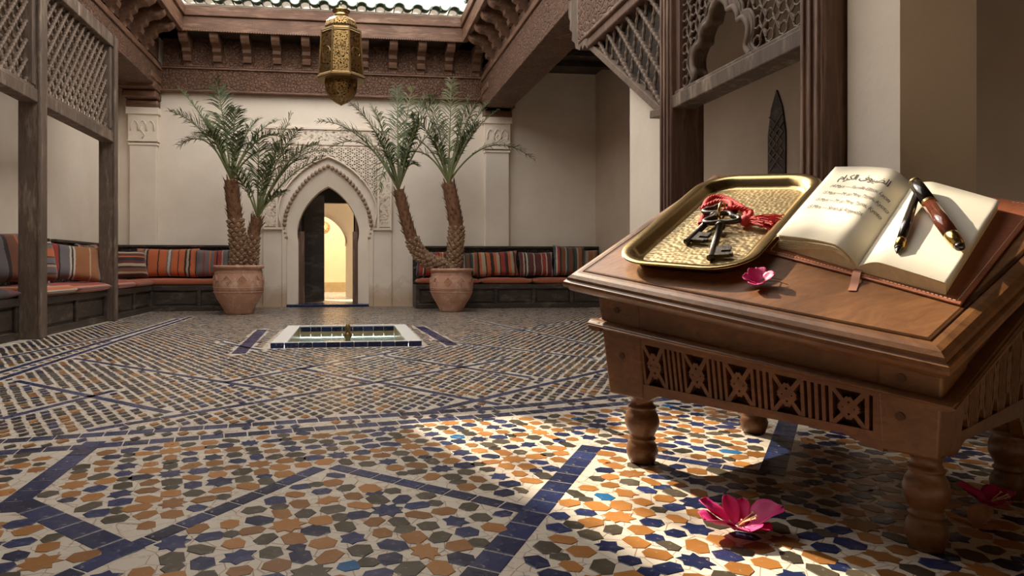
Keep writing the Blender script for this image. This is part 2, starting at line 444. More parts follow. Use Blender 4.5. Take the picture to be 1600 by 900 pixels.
tag(far_strip.build('border_tile_run', 'navy', floor), kind='stuff')

# mosaic of the foreground: rosettes of stars and elongated hexagons
def hexp(l, w, k=0.55):
    return [(-l / 2, 0), (-l / 2 * k, -w / 2), (l / 2 * k, -w / 2), (l / 2, 0), (l / 2 * k, w / 2), (-l / 2 * k, w / 2)]
def starp(r, n=8, k=0.70):
    return [(r * (1 if i % 2 == 0 else k) * math.cos(PI * i / n), r * (1 if i % 2 == 0 else k) * math.sin(PI * i / n)) for i in range(2 * n)]
shapes = {}
def shape(kind, var):
    key = (kind, var)
    if key not in shapes:
        rr = random.Random(len(kind) * 13 + var)
        P = {'star': starp(0.049), 'star2': starp(0.044, 6, 0.68), 'petal': hexp(0.080, 0.059, 0.6), 'hex': hexp(0.072, 0.058, 0.55), 'small': hexp(0.060, 0.050, 0.5)}[kind]
        shapes[key] = [(x + rr.uniform(-0.0035, 0.0035), y + rr.uniform(-0.0035, 0.0035)) for x, y in P]
    return shapes[key]
tiles = []
p = 0.300; LA = math.atan2(0.8, 2.96)
la, lb = math.cos(LA), math.sin(LA)
B1 = [(-3.2, 2.38), (-1.476, 2.653), (-1.015, 2.729), (-0.531, 2.828), (0.797, 3.074), (1.548, 3.266), (2.486, 3.551), (5.0, 4.3)]
def border_y(x):
    for (xa, ya), (xb, yb) in zip(B1, B1[1:]):
        if x <= xb: return ya + (yb - ya) * (x - xa) / (xb - xa)
    return 4.3
for i in range(-14, 16):
    for j in range(-2, 18):
        loc = []
        s = p / 0.285
        flip = (i + j) % 2
        loc.append((0, 0, 0, 'star', 'ochre_tile' if flip else 'navy'))
        for k in range(8):
            a = PI / 4 * k + PI / 8 * 0
            loc.append((0.095 * math.cos(a), 0.095 * math.sin(a), a + (PI / 2 if k % 2 else 0) * 0, 'petal', ['navy', 'ochre_tile', 'olive', 'ochre_tile'][(k + flip) % 4]))
        loc.append((p / 2, 0, PI / 2, 'small', 'olive')); loc.append((0, p / 2, 0, 'small', 'olive' if flip else 'navy'))
        loc.append((p / 2, p / 2, 0.3, 'star2', 'navy'))
        for k in range(4):
            a = PI / 2 * k
            loc.append((p / 2 + 0.082 * math.cos(a), p / 2 + 0.082 * math.sin(a), a + (PI / 2 if flip else 0), 'hex', ['ochre_tile', 'navy', 'ochre_tile', 'olive'][(k + i) % 4]))
        for lx, ly, a, kind, mat in loc:
            gx = i * p + lx; gy = 1.1 + j * p + ly
            x = gx * la - gy * lb + 0.35; y = gx * lb + gy * la - 0.1
            x += random.uniform(-0.003, 0.003); y += random.uniform(-0.003, 0.003)
            if y > border_y(x) - 0.055 or y < 0.9 or x < -2.2 or x > 3.4: continue
            rad = 0.024
            if strip_dist(x, y) < rad: continue
            if random.random() < 0.16: mat = random.choice(['navy', 'ochre_tile', 'olive', 'blue' if random.random() < 0.2 else 'navy'])
            tiles.append((math.hypot(x, y - 0.0), x, y, a + LA + random.uniform(-0.08, 0.08), kind, mat))
def in_view(x, y):
    T = math.atan(0.12); d = x * math.sin(T) + y * math.cos(T); a = x * math.cos(T) - y * math.sin(T)
    if d < 0.1: return False
    u = 665 + 1000 * a / d; v = 415 + 730 / d
    return -30 < u < 1630 and v < 930
tiles.sort(key=lambda q: (not in_view(q[1], q[2]), q[0]))
tile_mesh = {}
rest = MB(); MATS = ['navy', 'ochre_tile', 'olive', 'black_tile', 'blue']
for i, (dd, x, y, a, kind, mat) in enumerate(tiles):
    var = random.randrange(5)
    V, F = flat_piece(shape(kind, var))
    if i < 300:
        key = (kind, var, mat)
        if key not in tile_mesh:
            t = MB(); t.add(V, F); tile_mesh[key] = t.mesh('tile', mat)
        o = bpy.data.objects.new('tile', tile_mesh[key]); C.objects.link(o); o.parent = floor
        o.location = (x, y, random.uniform(0, 0.0006)); o.rotation_euler = (random.uniform(-0.006, 0.006), random.uniform(-0.006, 0.006), a); o.scale = (random.uniform(0.82, 1.18), random.uniform(0.82, 1.15), 1)
    else:
        ca, sa = math.cos(a), math.sin(a); k1, k2 = random.uniform(0.82, 1.18), random.uniform(0.82, 1.15); V = [(q[0] * k1, q[1] * k2, q[2]) for q in V]
        rest.add([(x + px * ca - py * sa, y + px * sa + py * ca, z) for px, py, z in V], F, MATS.index(mat))
tag(rest.build('tile_rosettes', MATS, floor), kind='stuff')
# small lozenges of the court beyond the border
loz = MB()
ny = int((11.45 - 2.45) / 0.062)
for j in range(ny):
    y0 = 2.45 + j * 0.062
    for i in range(int(7.6 / 0.072)):
        x = -3.05 + i * 0.072 + (0.036 if j % 2 else 0) + random.uniform(-0.004, 0.004); y = y0 + random.uniform(-0.004, 0.004)
        if y < border_y(x) + 0.055 or x > 4.5: continue
        if PX0 - 0.06 < x < PX1 + 0.06 and PY0 - 0.06 < y < PY1 + 0.06: continue
        if strip_dist(x, y) < 0.022: continue
        a, b = 0.025 + random.uniform(-0.003, 0.003), 0.037 + random.uniform(-0.005, 0.004)
        z = 0.003
        mi = random.choices([0, 1, 2, 3], [0.26, 0.12, 0.30, 0.32])[0]
        # rows of similar colour run through the field
        if (i // 1 + j) % 5 == 0: mi = 1 if (j // 6) % 2 else 3
        loz.add([(x - a, y, z), (x, y - b, z), (x + a, y, z), (x, y + b, z)], [(0, 1, 2, 3)], mi)
tag(loz.build('lozenge_tile_field', MATS[:4], floor), kind='stuff')

# ---- walls
def arch_curve(cx, half, z0, zs, bulge, apex, n=12):
    """pointed horseshoe arch: from the left foot over the apex to the right foot"""
    L = [(cx - half, z0), (cx - half, zs)]
    P0, P1, P2, P3 = (half, zs + 0.02), (half + bulge * 1.9, zs + (apex - zs) * 0.35), (half * 0.62, zs + (apex - zs) * 0.86), (0.0, apex)
    for k in range(1, n + 1):
        t = k / n
        q = [(1 - t) ** 3 * a + 3 * (1 - t) ** 2 * t * b + 3 * (1 - t) * t * t * c + t ** 3 * d for a, b, c, d in zip(P0, P1, P2, P3)]
        L.append((cx - q[0], q[1]))
    return L + [(2 * cx - x, z) for x, z in L[-2::-1]]
def wall_with_hole(mb, x0, x1, z0, z1, hole, y, mi=0, back=None):
    """vertical wall (plane y) from x0..x1, z0..z1 around an arch whose feet stand on z0"""
    cx = sum(h[0] for h in hole) / len(hole); zc = z0 + (max(h[1] for h in hole) - z0) * 0.45
    outer = []
    n = len(hole)
    for i, (hx, hz) in enumerate(hole):
        if i == 0: outer.append((x0, z0)); continue
        if i == n - 1: outer.append((x1, z0)); continue
        dx, dz = hx - cx, hz - zc
        t = 1e9
        if dx > 1e-9: t = min(t, (x1 - cx) / dx)
        if dx < -1e-9: t = min(t, (x0 - cx) / dx)
        if dz > 1e-9: t = min(t, (z1 - zc) / dz)
        if dz < -1e-9: t = min(t, (z0 - zc) / dz)
        outer.append((cx + dx * t, max(z0, zc + dz * t)))
    # make sure the two top corners are used
    for c in ((x0, z1), (x1, z1)):
        k = min(range(1, n - 1), key=lambda i: math.hypot(outer[i][0] - c[0], outer[i][1] - c[1]))
        outer[k] = c
    V = [(h[0], y, h[1]) for h in hole] + [(o[0], y, o[1]) for o in outer]
    F = [(i, i + 1, n + i + 1, n + i) for i in range(n - 1)]
    mb.add(V, F, mi)
    if back is not None:
        V = [(h[0], y, h[1]) for h in hole] + [(h[0], back, h[1]) for h in hole]
        mb.add(V, [(i, n + i, n + i + 1, i + 1) for i in range(n - 1)], mi)
DX = -0.365
door_hole = arch_curve(DX, 0.53, 0.0, 1.15, 0.055, 2.15)
big_hole = arch_curve(DX, 0.735, 0.0, 1.22, 0.075, 2.50, 16)
mb = MB()
wall_with_hole(mb, DX - 1.1, DX + 1.1, 0, 3.74, big_hole, YB)
mb.box(-4.1, DX - 1.1, YB, YB + 0.35, 0, 5.2); mb.box(DX + 1.1, 4.9, YB, YB + 0.35, 0, 5.2); mb.box(DX - 1.1, DX + 1.1, YB, YB + 0.35, 3.74, 5.2)
wall_back = struct(mb.build('wall_back', 'wall'), 'white plaster back wall with a pointed horseshoe doorway')
# splayed ring between the scalloped arch and the door opening
mb = MB(); n = len(big_hole)
dh = arch_curve(DX, 0.53, 0.0, 1.15, 0.055, 2.15, 16)
V = [(h[0], YB, h[1]) for h in big_hole] + [(h[0], YB + 0.10, h[1]) for h in dh] + [(h[0], YB + 0.35, h[1]) for h in dh]
mb.add(V, [(i, n + i, n + i + 1, i + 1) for i in range(n - 1)] + [(n + i, 2 * n + i, 2 * n + i + 1, n + i + 1) for i in range(n - 1)])
mb.build('arch_reveal', 'stucco', wall_back)
# scallops along the arch
pts = []
arc = [Vector((x, z)) for x, z in big_hole[1:-1]]
tot = 0; seglen = [(b - a).length for a, b in zip(arc, arc[1:])]; total = sum(seglen); NS = 41
sm = MB(); sm.lathe([(0.0, -0.035), (0.034, -0.034), (0.036, 0.0), (0.034, 0.02), (0.015, 0.034), (0.0, 0.035)], 10)
scallop_mesh = sm.mesh('scallop', 'scallop', True)
for k in range(NS):
    t = total * k / (NS - 1); i = 0
    while i < len(seglen) - 1 and t > seglen[i]: t -= seglen[i]; i += 1
    q = arc[i].lerp(arc[i + 1], min(1, t / seglen[i]))
    o = bpy.data.objects.new('scallop', scallop_mesh); C.objects.link(o); o.parent = wall_back
    o.location = (q.x, YB - 0.02, q.y); o.rotation_euler = (PI / 2, 0, 0)
# carved stucco panel around the arch
mb = MB()
outer_hole = [(DX + (x - DX) * 1.13, z * 1.055 + 0.02) for x, z in arch_curve(DX, 0.735, 1.38, 1.42, 0.075, 2.50, 16)]
outer_hole[0] = (outer_hole[0][0], 1.40); outer_hole[-1] = (outer_hole[-1][0], 1.40)
wall_with_hole(mb, DX - 0.87, DX + 0.87, 1.40, 2.86, outer_hole, YB - 0.05, back=YB + 0.01)
mb.build('carved_spandrel', 'stucco_ground', wall_back)
mb = MB(); TS = 0.078
def in_spandrel(x, z):
    if not (DX - 0.87 < x < DX + 0.87 and 1.41 < z < 2.86): return False
    ins = False; n = len(outer_hole)
    for i in range(n):
        (x1, y1), (x2, y2) = outer_hole[i], outer_hole[(i + 1) % n]
        if (y1 > z) != (y2 > z) and x < (x2 - x1) * (z - y1) / (y2 - y1) + x1: ins = not ins
    return not ins
for j in range(24):
    for i in range(-14, 15):
        px_, pz_ = DX + (i + 0.5 * (j % 2)) * TS, 1.40 + j * TS * 0.866
        for a in (0, PI / 3, 2 * PI / 3):
            qx, qz = px_ + TS * math.cos(a), pz_ + TS * math.sin(a)
            if in_spandrel(px_, pz_) and in_spandrel(qx, qz):
                nx, nz = -math.sin(a) * 0.010, math.cos(a) * 0.010
                P = [(px_ - nx, pz_ - nz), (qx - nx, qz - nz), (qx + nx, qz + nz), (px_ + nx, pz_ + nz)]
                mb.hexa([(u, YB - 0.05, v) for u, v in P] + [(u, YB - 0.072, v) for u, v in P])
        if in_spandrel(px_, pz_) and (i + j) % 2 == 0: mb.prism([(0.026 * math.cos(PI / 3 * k), 0.026 * math.sin(PI / 3 * k)) for k in range(6)], lambda a_, b_, h: (px_ + a_, h, pz_ + b_), YB - 0.05, YB - 0.076)
tag(mb.build('spandrel_tracery', 'stucco', wall_back), kind='stuff')
# plain rib that follows the arch below the tracery
mb = MB(); mb.tube([(x, YB - 0.06, z) for x, z in outer_hole], 0.018, 6); mb.build('arch_rib', 'stucco', wall_back, True)
mb = MB()
for s in (-1, 1):
    xs = sorted((DX + s * 0.87, DX + s * 1.10)); mb.box(xs[0] + (0.035 if s > 0 else 0), xs[1] - (0 if s > 0 else 0.035), YB - 0.045, YB + 0.02, 1.42, 2.90)
mb.build('carved_side_band', 'stucco_carved', wall_back)
mb = MB()
mb.box(DX - 1.10, DX + 1.10, YB - 0.045, YB + 0.02, 2.93, 3.13)
mb.build('carved_top_band', 'stucco_carved', wall_back)
mb = MB()
for s in (-1, 1):
    for o_, w_ in ((0.87, 0.035), (1.10, 0.03)):
        xs = sorted((DX + s * o_, DX + s * (o_ + w_))); mb.box(xs[0], xs[1], YB - 0.07, YB + 0.02, 1.38, 3.16)
mb.box(DX - 1.13, DX + 1.13, YB - 0.07, YB + 0.02, 2.86, 2.93); mb.box(DX - 1.13, DX + 1.13, YB - 0.07, YB + 0.02, 3.13, 3.18)
for s in (-1, 1):
    xs = sorted((DX + s * 0.80, DX + s * 1.13)); mb.box(xs[0], xs[1], YB - 0.07, YB + 0.02, 1.36, 1.40)
mb.build('stucco_frame', 'stucco', wall_back, bevel=0.006)
mb = MB()
for s in (-1, 1):
    xs = sorted((DX + s * 0.72, DX + s * 0.80)); mb.box(xs[0], xs[1], YB - 0.05, YB + 0.02, 0, 1.40)
    xs = sorted((DX + s * 0.80, DX + s * 1.13)); mb.box(xs[0], xs[1], YB - 0.03, YB + 0.02, 0, 1.36)
mb.build('arch_pier', 'wall', wall_back, bevel=0.008)
mb = MB(); mb.box(DX - 0.72, DX + 0.72, YB - 0.1, YB + 0.4, 0.0, 0.045)
st = mb.build('threshold', 'navy', wall_back, bevel=0.006)
# passage behind the door
mb = MB()
mb.box(-1.5, -1.3, YB + 0.35, 13.4, 0, 2.9); mb.box(0.55, 0.75, YB + 0.35, 13.4, 0, 2.9); mb.box(-1.5, 0.75, YB + 0.35, 13.4, 2.6, 2.9)
mb.box(-1.5, -0.52, 13.3, 13.45, 0, 2.9); mb.box(0.10, 0.75, 13.3, 13.45, 0, 2.9); mb.box(-0.52, 0.10, 13.3, 13.45, 2.02, 2.9)
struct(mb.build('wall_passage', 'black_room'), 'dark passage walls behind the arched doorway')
mb = MB(); mb.box(-3.0, 2.4, YB + 0.36, 18.0, -0.1, 0.02)
struct(mb.build('floor_passage', 'grout'), 'tiled floor of the passage leading to the sunny court')
mb = MB()
r2 = arch_curve(-0.53, 0.46, 0.0, 1.15, 0.05, 1.86, 10)
wall_with_hole(mb, -3.0, 2.4, 0, 3.4, r2, 14.6, back=14.8); mb.box(-3.0, 2.4, 13.45, 14.8, 2.55, 2.7)  # slab overhead added to keep the arch wall dim
mb.box(-3.1, -3.0, 13.45, 17.6, 0, 3.4); mb.box(2.4, 2.5, 13.45, 17.6, 0, 3.4)
wf = struct(mb.build('wall_far_court', 'ochre'), 'ochre wall with a scalloped arch seen through the doorway')
mb = MB(); arc2 = r2[1:-1]
for x, z in arc2:
    mb.lathe([(0.0, -0.03), (0.03, -0.03), (0.03, 0.02), (0.0, 0.03)], 8, (0, 0, 0)) if False else None
for a, b in zip(arc2, arc2[1:]):
    for t in (0.0, 0.5):
        x = a[0] * (1 - t) + b[0] * t; z = a[1] * (1 - t) + b[1] * t
        mb.add(*(lambda T: (T.v, T.f))(( lambda T: (T.prism([(0.034 * math.cos(q), 0.034 * math.sin(q)) for q in [PI / 4 * k for k in range(8)]], lambda p_, q_, h: (x + p_, h, z + q_), 14.57, 14.63), T)[1])(MB())))
mb.build('scalloped_edge', 'ochre', wf)
mb = MB(); mb.box(-3.0, 2.4, 17.4, 17.6, 0, 3.4)
struct(mb.build('wall_far', 'ochre'), 'bright ochre wall at the end of the far court')
mb = MB(); mb.box(-3.0, 2.4, 17.36, 17.41, 0.02, 0.28)
struct(mb.build('baseboard_far', 'pool_ochre'), 'brown base band of the far ochre wall')
# door leaves
dr = structure('door_1', (DX, YB + 0.4, 0)); dr['label'] = 'dark wooden double door standing open in the arch'
dr['_w'] = 1
mb = MB(); mb.box(-0.90, -0.86, YB + 0.36, YB + 1.0, 0.05, 2.1); mb.build('door_leaf', 'bench', dr)
mb = MB(); mb.box(-0.875, -0.47, YB + 1.0, YB + 1.06, 0.05, 2.08)
for i in range(3):
    for j in range(6): mb.box(-0.85 + i * 0.13, -0.74 + i * 0.13, YB + 0.985, YB + 1.0, 0.12 + j * 0.32, 0.38 + j * 0.32)
mb.build('door_leaf', 'bench', dr)
mb = MB(); mb.box(0.125, 0.165, YB + 0.36, YB + 1.0, 0.05, 2.1); mb.build('door_leaf', 'red_post', dr)
mb = MB(); mb.box(-0.90, -0.80, YB + 0.28, YB + 0.36, 0.04, 1.35); mb.box(0.07, 0.17, YB + 0.28, YB + 0.36, 0.04, 1.35); mb.build('door_frame', 'red_post', dr)
# outer walls
mb = MB(); mb.box(XL - 0.25, XL, -3.6, YB + 0.35, 0, 5.2); wall_left = struct(mb.build('wall_left', 'wall'), 'white plaster wall behind the left gallery bench')
mb = MB(); mb.box(XR, XR + 0.25, -3.6, YB + 0.35, 0, 5.2); mb.box(XR - 0.35, XR, 0.4, 4.1, 0, 5.0)
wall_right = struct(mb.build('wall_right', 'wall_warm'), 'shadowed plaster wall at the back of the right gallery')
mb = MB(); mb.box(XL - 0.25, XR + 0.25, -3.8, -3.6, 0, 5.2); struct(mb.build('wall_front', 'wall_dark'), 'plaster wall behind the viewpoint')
# piers of the right arcade
mb = MB(); mb.box(2.42, 2.56, 4.50, 5.30, 0, 4.3); struct(mb.build('wall_pier_1', 'wall'), 'white plaster pier beside the triangular lattice bracket')
mb = MB(); mb.box(2.42, 2.80, 2.56, 2.86, 0, 4.3); struct(mb.build('wall_pier_2', 'wall'), 'white plaster pier behind the open book')
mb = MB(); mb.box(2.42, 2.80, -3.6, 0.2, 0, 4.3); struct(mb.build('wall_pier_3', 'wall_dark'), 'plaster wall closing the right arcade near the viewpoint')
# blind window in the right gallery wall
wd = structure('window_1', (XR, 6.1, 0)); wd['label'] = 'narrow pointed niche with carved grille in the right gallery wall'; wd['_w'] = 1
WY = 6.38
poly = [(-0.14, 0.0), (0.14, 0.0), (0.14, 2.15), (0.09, 2.42), (0.0, 2.62), (-0.09, 2.42), (-0.14, 2.15)]
mb = MB(); mb.prism(poly, lambda a, b, h: (XR + h, WY + a, b), -0.02, 0.03); mb.build('niche_panel', 'bench', wd)
mb = MB()
for k in range(5):
    z = 1.75 + k * 0.1
    for s in (-1, 1):
        mb.hexa([(XR - 0.03, WY - 0.12 * s, z), (XR - 0.03, WY - 0.10 * s, z), (XR - 0.03, WY + 0.12 * s, z + 0.2), (XR - 0.03, WY + 0.10 * s, z + 0.2),
                 (XR - 0.02, WY - 0.12 * s, z), (XR - 0.02, WY - 0.10 * s, z), (XR - 0.02, WY + 0.12 * s, z + 0.2), (XR - 0.02, WY + 0.10 * s, z + 0.2)])
mb.build('niche_grille', 'slat', wd)
# ceilings of the galleries, with beams
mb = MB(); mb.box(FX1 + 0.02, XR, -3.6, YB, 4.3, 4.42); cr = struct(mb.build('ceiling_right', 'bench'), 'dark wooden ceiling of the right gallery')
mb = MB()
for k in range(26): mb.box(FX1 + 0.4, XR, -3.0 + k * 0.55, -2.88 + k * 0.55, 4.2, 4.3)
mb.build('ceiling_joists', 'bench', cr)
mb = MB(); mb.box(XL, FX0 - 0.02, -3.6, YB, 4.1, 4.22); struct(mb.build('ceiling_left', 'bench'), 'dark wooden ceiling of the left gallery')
mb = MB(); mb.box(FX0, FX1, -3.6, 2.6, 4.1, 4.25); struct(mb.build('ceiling_front', 'bench'), 'wooden gallery ceiling over the viewpoint, extended to darken the foreground')  # unseen; drawn forward over the court to block sky light

# ---- pilasters with capitals
def pilaster(name, x0, x1, y0, label):
    r = structure(name, ((x0 + x1) / 2, YB, 0)); r['label'] = label; r['_w'] = 1
    mb = MB(); mb.box(x0 + 0.02, x1 - 0.02, y0 + 0.02, YB, 0, 2.78); mb.build('shaft', 'wall', r, bevel=0.01)
    mb = MB(); mb.box(x0, x1, y0, YB, 2.78, 2.82); mb.box(x0 - 0.015, x1 + 0.015, y0 - 0.015, YB, 2.84, 2.87)
    mb.box(x0, x1, y0, YB, 2.87, 3.42); mb.box(x0 - 0.03, x1 + 0.03, y0 - 0.03, YB, 3.30, 3.42); mb.build('capital', 'stucco', r, bevel=0.008)
    xc = (x0 + x1) / 2; w = (x1 - x0)
    for k in (-1, 0, 1):                       # little lobed niches carved on the capital
        a = xc + k * w * 0.27; mb = MB()
        mb.tube([(a - 0.06, y0 - 0.005, 3.02), (a - 0.06, y0 - 0.005, 3.12), (a - 0.035, y0 - 0.005, 3.17), (a, y0 - 0.005, 3.20), (a + 0.035, y0 - 0.005, 3.17), (a + 0.06, y0 - 0.005, 3.12), (a + 0.06, y0 - 0.005, 3.02)], 0.014, 6)
        mb.build('carved_lobe', 'stucco', r, True)
    mb = MB()
    mb.tube([(xc, y0 - 0.005, 2.90), (xc + 0.04, y0 - 0.005, 2.95), (xc, y0 - 0.005, 3.0), (xc - 0.04, y0 - 0.005, 3.05), (xc, y0 - 0.005, 3.1)], 0.014, 6)
    mb.build('carved_scroll', 'stucco', r, True)
    for k in range(4):                         # stepped wooden corbel
        mb = MB(); e = 0.05 * k
        mb.box(x0 - 0.02 - e * 0.3, x1 + 0.02 + e * 0.3, y0 - 0.05 - e * 3, YB, 3.42 + k * 0.13, 3.55 + k * 0.13 - 0.015)
        mb.build('corbel_step', 'cedar', r, bevel=0.02)
    return r
pilaster('wall_pilaster_1', -3.72, -3.24, 11.37, 'white pilaster with carved capital at the left end of the back wall')
pilaster('wall_pilaster_2', 2.44, 2.92, 11.37, 'white pilaster with carved capital at the right end of the back wall')

# ---- carved wooden friezes round the court
def bracket_mesh(depth=0.46, w=0.07):
    P = [(0, 0.0), (0.05, 0.0), (0.07, 0.06), (0.13, 0.07), (0.15, 0.13), (0.13, 0.17), (0.20, 0.21), (0.21, 0.27), (0.27, 0.30), (0.36, 0.31), (0.43, 0.36), (0.46, 0.42), (0.46, 0.47), (0, 0.47)]
    P = [(a * depth / 0.46, b) for a, b in P]
    mb = MB(); mb.prism(P, lambda a, b, h: (h, -a, b), -w, w)
    return mb.mesh('bracket', 'cedar')
bm_ = bracket_mesh()
trim = structure('trim_1', (0, YB, 3.73)); trim['label'] = 'carved cedar frieze with brackets along the back wall under the eaves'; trim['_w'] = 1
mb = MB(); mb.box(FX0, FX1, 11.38, YB, 3.73, 4.10); mb.build('carved_board', 'cedar_carved', trim)
mb = MB(); mb.box(FX0, FX1, 11.345, YB, 4.10, 4.135); mb.box(FX0, FX1, 11.355, YB, 3.715, 3.745); mb.build('moulding', 'cedar', trim, bevel=0.006)
mb = MB()
for k in range(110): mb.box(FX0 + 0.05 * k, FX0 + 0.05 * k + 0.028, 11.33, 11.36, 4.135, 4.155)
mb.build('dentils', 'cedar', trim)
brx = [-2.73 + 0.5 * k for k in range(11)]
edges = [FX0] + brx + [FX1]
for a, b in zip(edges, edges[1:]):
    if b - a > 0.16: mb = MB(); mb.box(a + 0.05, b - 0.05, 11.40, YB, 4.15, 4.62); mb.build('carved_panel', 'cedar_carved', trim)
for x in brx:
    o = bpy.data.objects.new('bracket', bm_); C.objects.link(o); o.parent = trim
    o.matrix_parent_inverse = Matrix.Translation(trim.location).inverted(); o.location = (x, 11.42, 4.15)
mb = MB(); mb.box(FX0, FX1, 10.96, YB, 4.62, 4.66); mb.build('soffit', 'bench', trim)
mb = MB(); mb.box(-2.75, 2.0, 10.90, 10.97, 4.60, 4.83)
for xx in (-1.6, 0.3, 1.25): mb.box(xx, xx + 0.012, 10.897, 10.91, 4.60, 4.83, 0)
mb.build('fascia_plank', 'cedar', trim, bevel=0.008)
mb = MB(); mb.box(-2.75, 2.0, 10.86, 10.95, 4.835, 5.0); mb.build('fascia_plank', 'cedar', trim, bevel=0.012)
mb = MB()
for k in range(118): mb.box(-2.74 + 0.04 * k, -2.715 + 0.04 * k, 10.885, 10.905, 4.585, 4.605)
mb.build('dentils', 'cedar', trim)

def side_frieze(name, xf, sgn, x_fascia, label, y0, y1, zlow):
    r = structure(name, (xf, y1, zlow)); r['label'] = label; r['_w'] = 1
    def bx(a, b, y_0, y_1, z0, z1):
        m_ = MB(); xs = sorted((xf + sgn * a, xf + sgn * b)); m_.box(xs[0], xs[1], y_0, y_1, z0, z1); return m_
    # a < 0 goes into the gallery, a > 0 over the court
    bx(-0.50, 0.0, y0, y1, zlow, 4.06).build('carved_beam', 'cedar_carved', r, bevel=0.01)
    bx(-0.5, 0.03, y0, y1, 4.06, 4.15).build('moulding', 'cedar_y', r, bevel=0.012)
    bx(-0.1, -0.02, y0, y1, 4.15, 4.62).build('carved_panel', 'cedar_carved', r)
    d = abs(x_fascia - xf)
    me = bracket_mesh(d)
    ys = [10.55 - 0.5 * k for k in range(int((10.55 - y0) / 0.5) + 1)]
    for y in ys:
        o = bpy.data.objects.new('bracket', me); C.objects.link(o); o.parent = r
        o.matrix_parent_inverse = Matrix.Translation(r.location).inverted()
        o.location = (xf - sgn * 0.02, y, 4.15); o.rotation_euler = (0, 0, PI / 2 if sgn > 0 else -PI / 2)
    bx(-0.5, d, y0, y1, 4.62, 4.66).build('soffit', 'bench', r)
    bx(d - 0.06, d + 0.02, y0, 10.9, 4.58, 4.83).build('fascia_plank', 'cedar_y', r, bevel=0.008)
    bx(d - 0.02, d + 0.06, y0, 10.86, 4.835, 5.0).build('fascia_plank', 'cedar_y', r, bevel=0.012)
    return r
side_frieze('trim_2', FX0, 1, -2.72, 'carved cedar beam with deep brackets above the left lattice screen', 0.7, 11.38, 3.74)
side_frieze('trim_3', FX1, -1, 1.97, 'carved cedar beam with scrolled brackets along the right arcade', 0.7, 11.38, 3.55)
# roofs
mb = MB(); mb.box(-4.2, 4.9, 10.95, YB + 0.35, 5.0, 5.06); mb.box(-4.2, -2.75, -3.8, 10.95, 5.0, 5.06); mb.box(2.02, 4.9, -3.8, 10.95, 5.0, 5.06); mb.box(-2.75, 2.02, -3.8, 2.6, 5.0, 5.06)
roof = struct(mb.build('roof', 'wall'), 'flat white roof edge round the open court')
mb = MB(); mb.box(-4.2, -2.6, YB + 0.02, YB + 0.30, 5.06, 9.8); mb.box(-2.6, -1.12, YB + 0.02, YB + 0.30, 5.06, 7.5); mb.box(-1.12, 4.9, YB + 0.02, YB + 0.30, 5.06, 10.8)  # stepped heights added above view to block and frame the sun
struct(mb.build('wall_sun_block', 'wall'), 'pale plaster wall above the tiled eave, with height added out of view to shape the sunlight')
def half_tile(up, r0, r1, L, n=8, th=0.016):
    mb = MB(); V = []; s = 1 if up else -1
    for yy, rr in ((0, r0), (L, r1)):
        for k in range(n + 1):
            a = PI * k / n; V.append((rr * math.cos(a), yy, s * rr * 0.8 * math.sin(a)))
        for k in range(n + 1):
            a = PI * k / n; V.append(((rr - th) * math.cos(a), yy, s * (rr - th) * 0.8 * math.sin(a)))
    m = n + 1; F = []
    for k in range(n):
        F += [(k, k + 1, 2 * m + k + 1, 2 * m + k), (m + k, 3 * m + k, 3 * m + k + 1, m + k + 1), (k, m + k, m + k + 1, k + 1), (2 * m + k, 2 * m + k + 1, 3 * m + k + 1, 3 * m + k)]
    mb.add(V, F); return mb.mesh('roof_tile', 'green_tile', True)
cov = half_tile(True, 0.095, 0.08, 0.55); pn = half_tile(False, 0.095, 0.08, 0.55)
for k in range(15):
    x = -2.62 + k * 0.315
    for me, dx, z in ((cov, 0, 5.07), (pn, 0.157, 5.13)):
        o = bpy.data.objects.new('roof_tile', me); C.objects.link(o); o.parent = roof
        o.location = (x + dx, 10.76 + random.uniform(-0.02, 0.02), z + random.uniform(-0.008, 0.008)); o.rotation_euler = (R(10), random.uniform(-0.05, 0.05), random.uniform(-0.04, 0.04))
for k in range(28):
    for s, xx in ((1, -2.72), (-1, 1.98)):
        o = bpy.data.objects.new('roof_tile', cov if k % 2 else pn); C.objects.link(o); o.parent = roof
        o.location = (xx + s * 0.08, 10.4 - k * 0.165, 5.07 + (0 if k % 2 else 0.06)); o.rotation_euler = (R(10), 0, PI / 2 * s)

#@@OBJECTS
# ================================================================== OBJECTS
def clip_line(poly, p, d):
    """parameter range of the line p + t d inside a convex polygon (counter-clockwise)"""
    t0, t1 = -1e9, 1e9
    n = len(poly)
    for i in range(n):
        a, b = poly[i], poly[(i + 1) % n]
        nx, ny = -(b[1] - a[1]), b[0] - a[0]
        num = nx * (p[0] - a[0]) + ny * (p[1] - a[1]); den = nx * d[0] + ny * d[1]
        if abs(den) < 1e-9:
            if num < 0: return None
            continue
        t = -num / den
        if den > 0: t0 = max(t0, t)
        else: t1 = min(t1, t)
    return (t0, t1) if t1 - t0 > 0.05 else None
def lattice(poly, spacing, ang):
    """parallel lines at an angle across a convex polygon"""
    d = (math.cos(ang), math.sin(ang)); nrm = (-d[1], d[0])
    pr = [p[0] * nrm[0] + p[1] * nrm[1] for p in poly]
    k = math.ceil(min(pr) / spacing); out = []
    while k * spacing < max(pr):
        p = (nrm[0] * k * spacing, nrm[1] * k * spacing); r = clip_line(poly, p, d)
        if r: out.append(((p[0] + d[0] * r[0], p[1] + d[1] * r[0]), (p[0] + d[0] * r[1], p[1] + d[1] * r[1])))
        k += 1
    return out
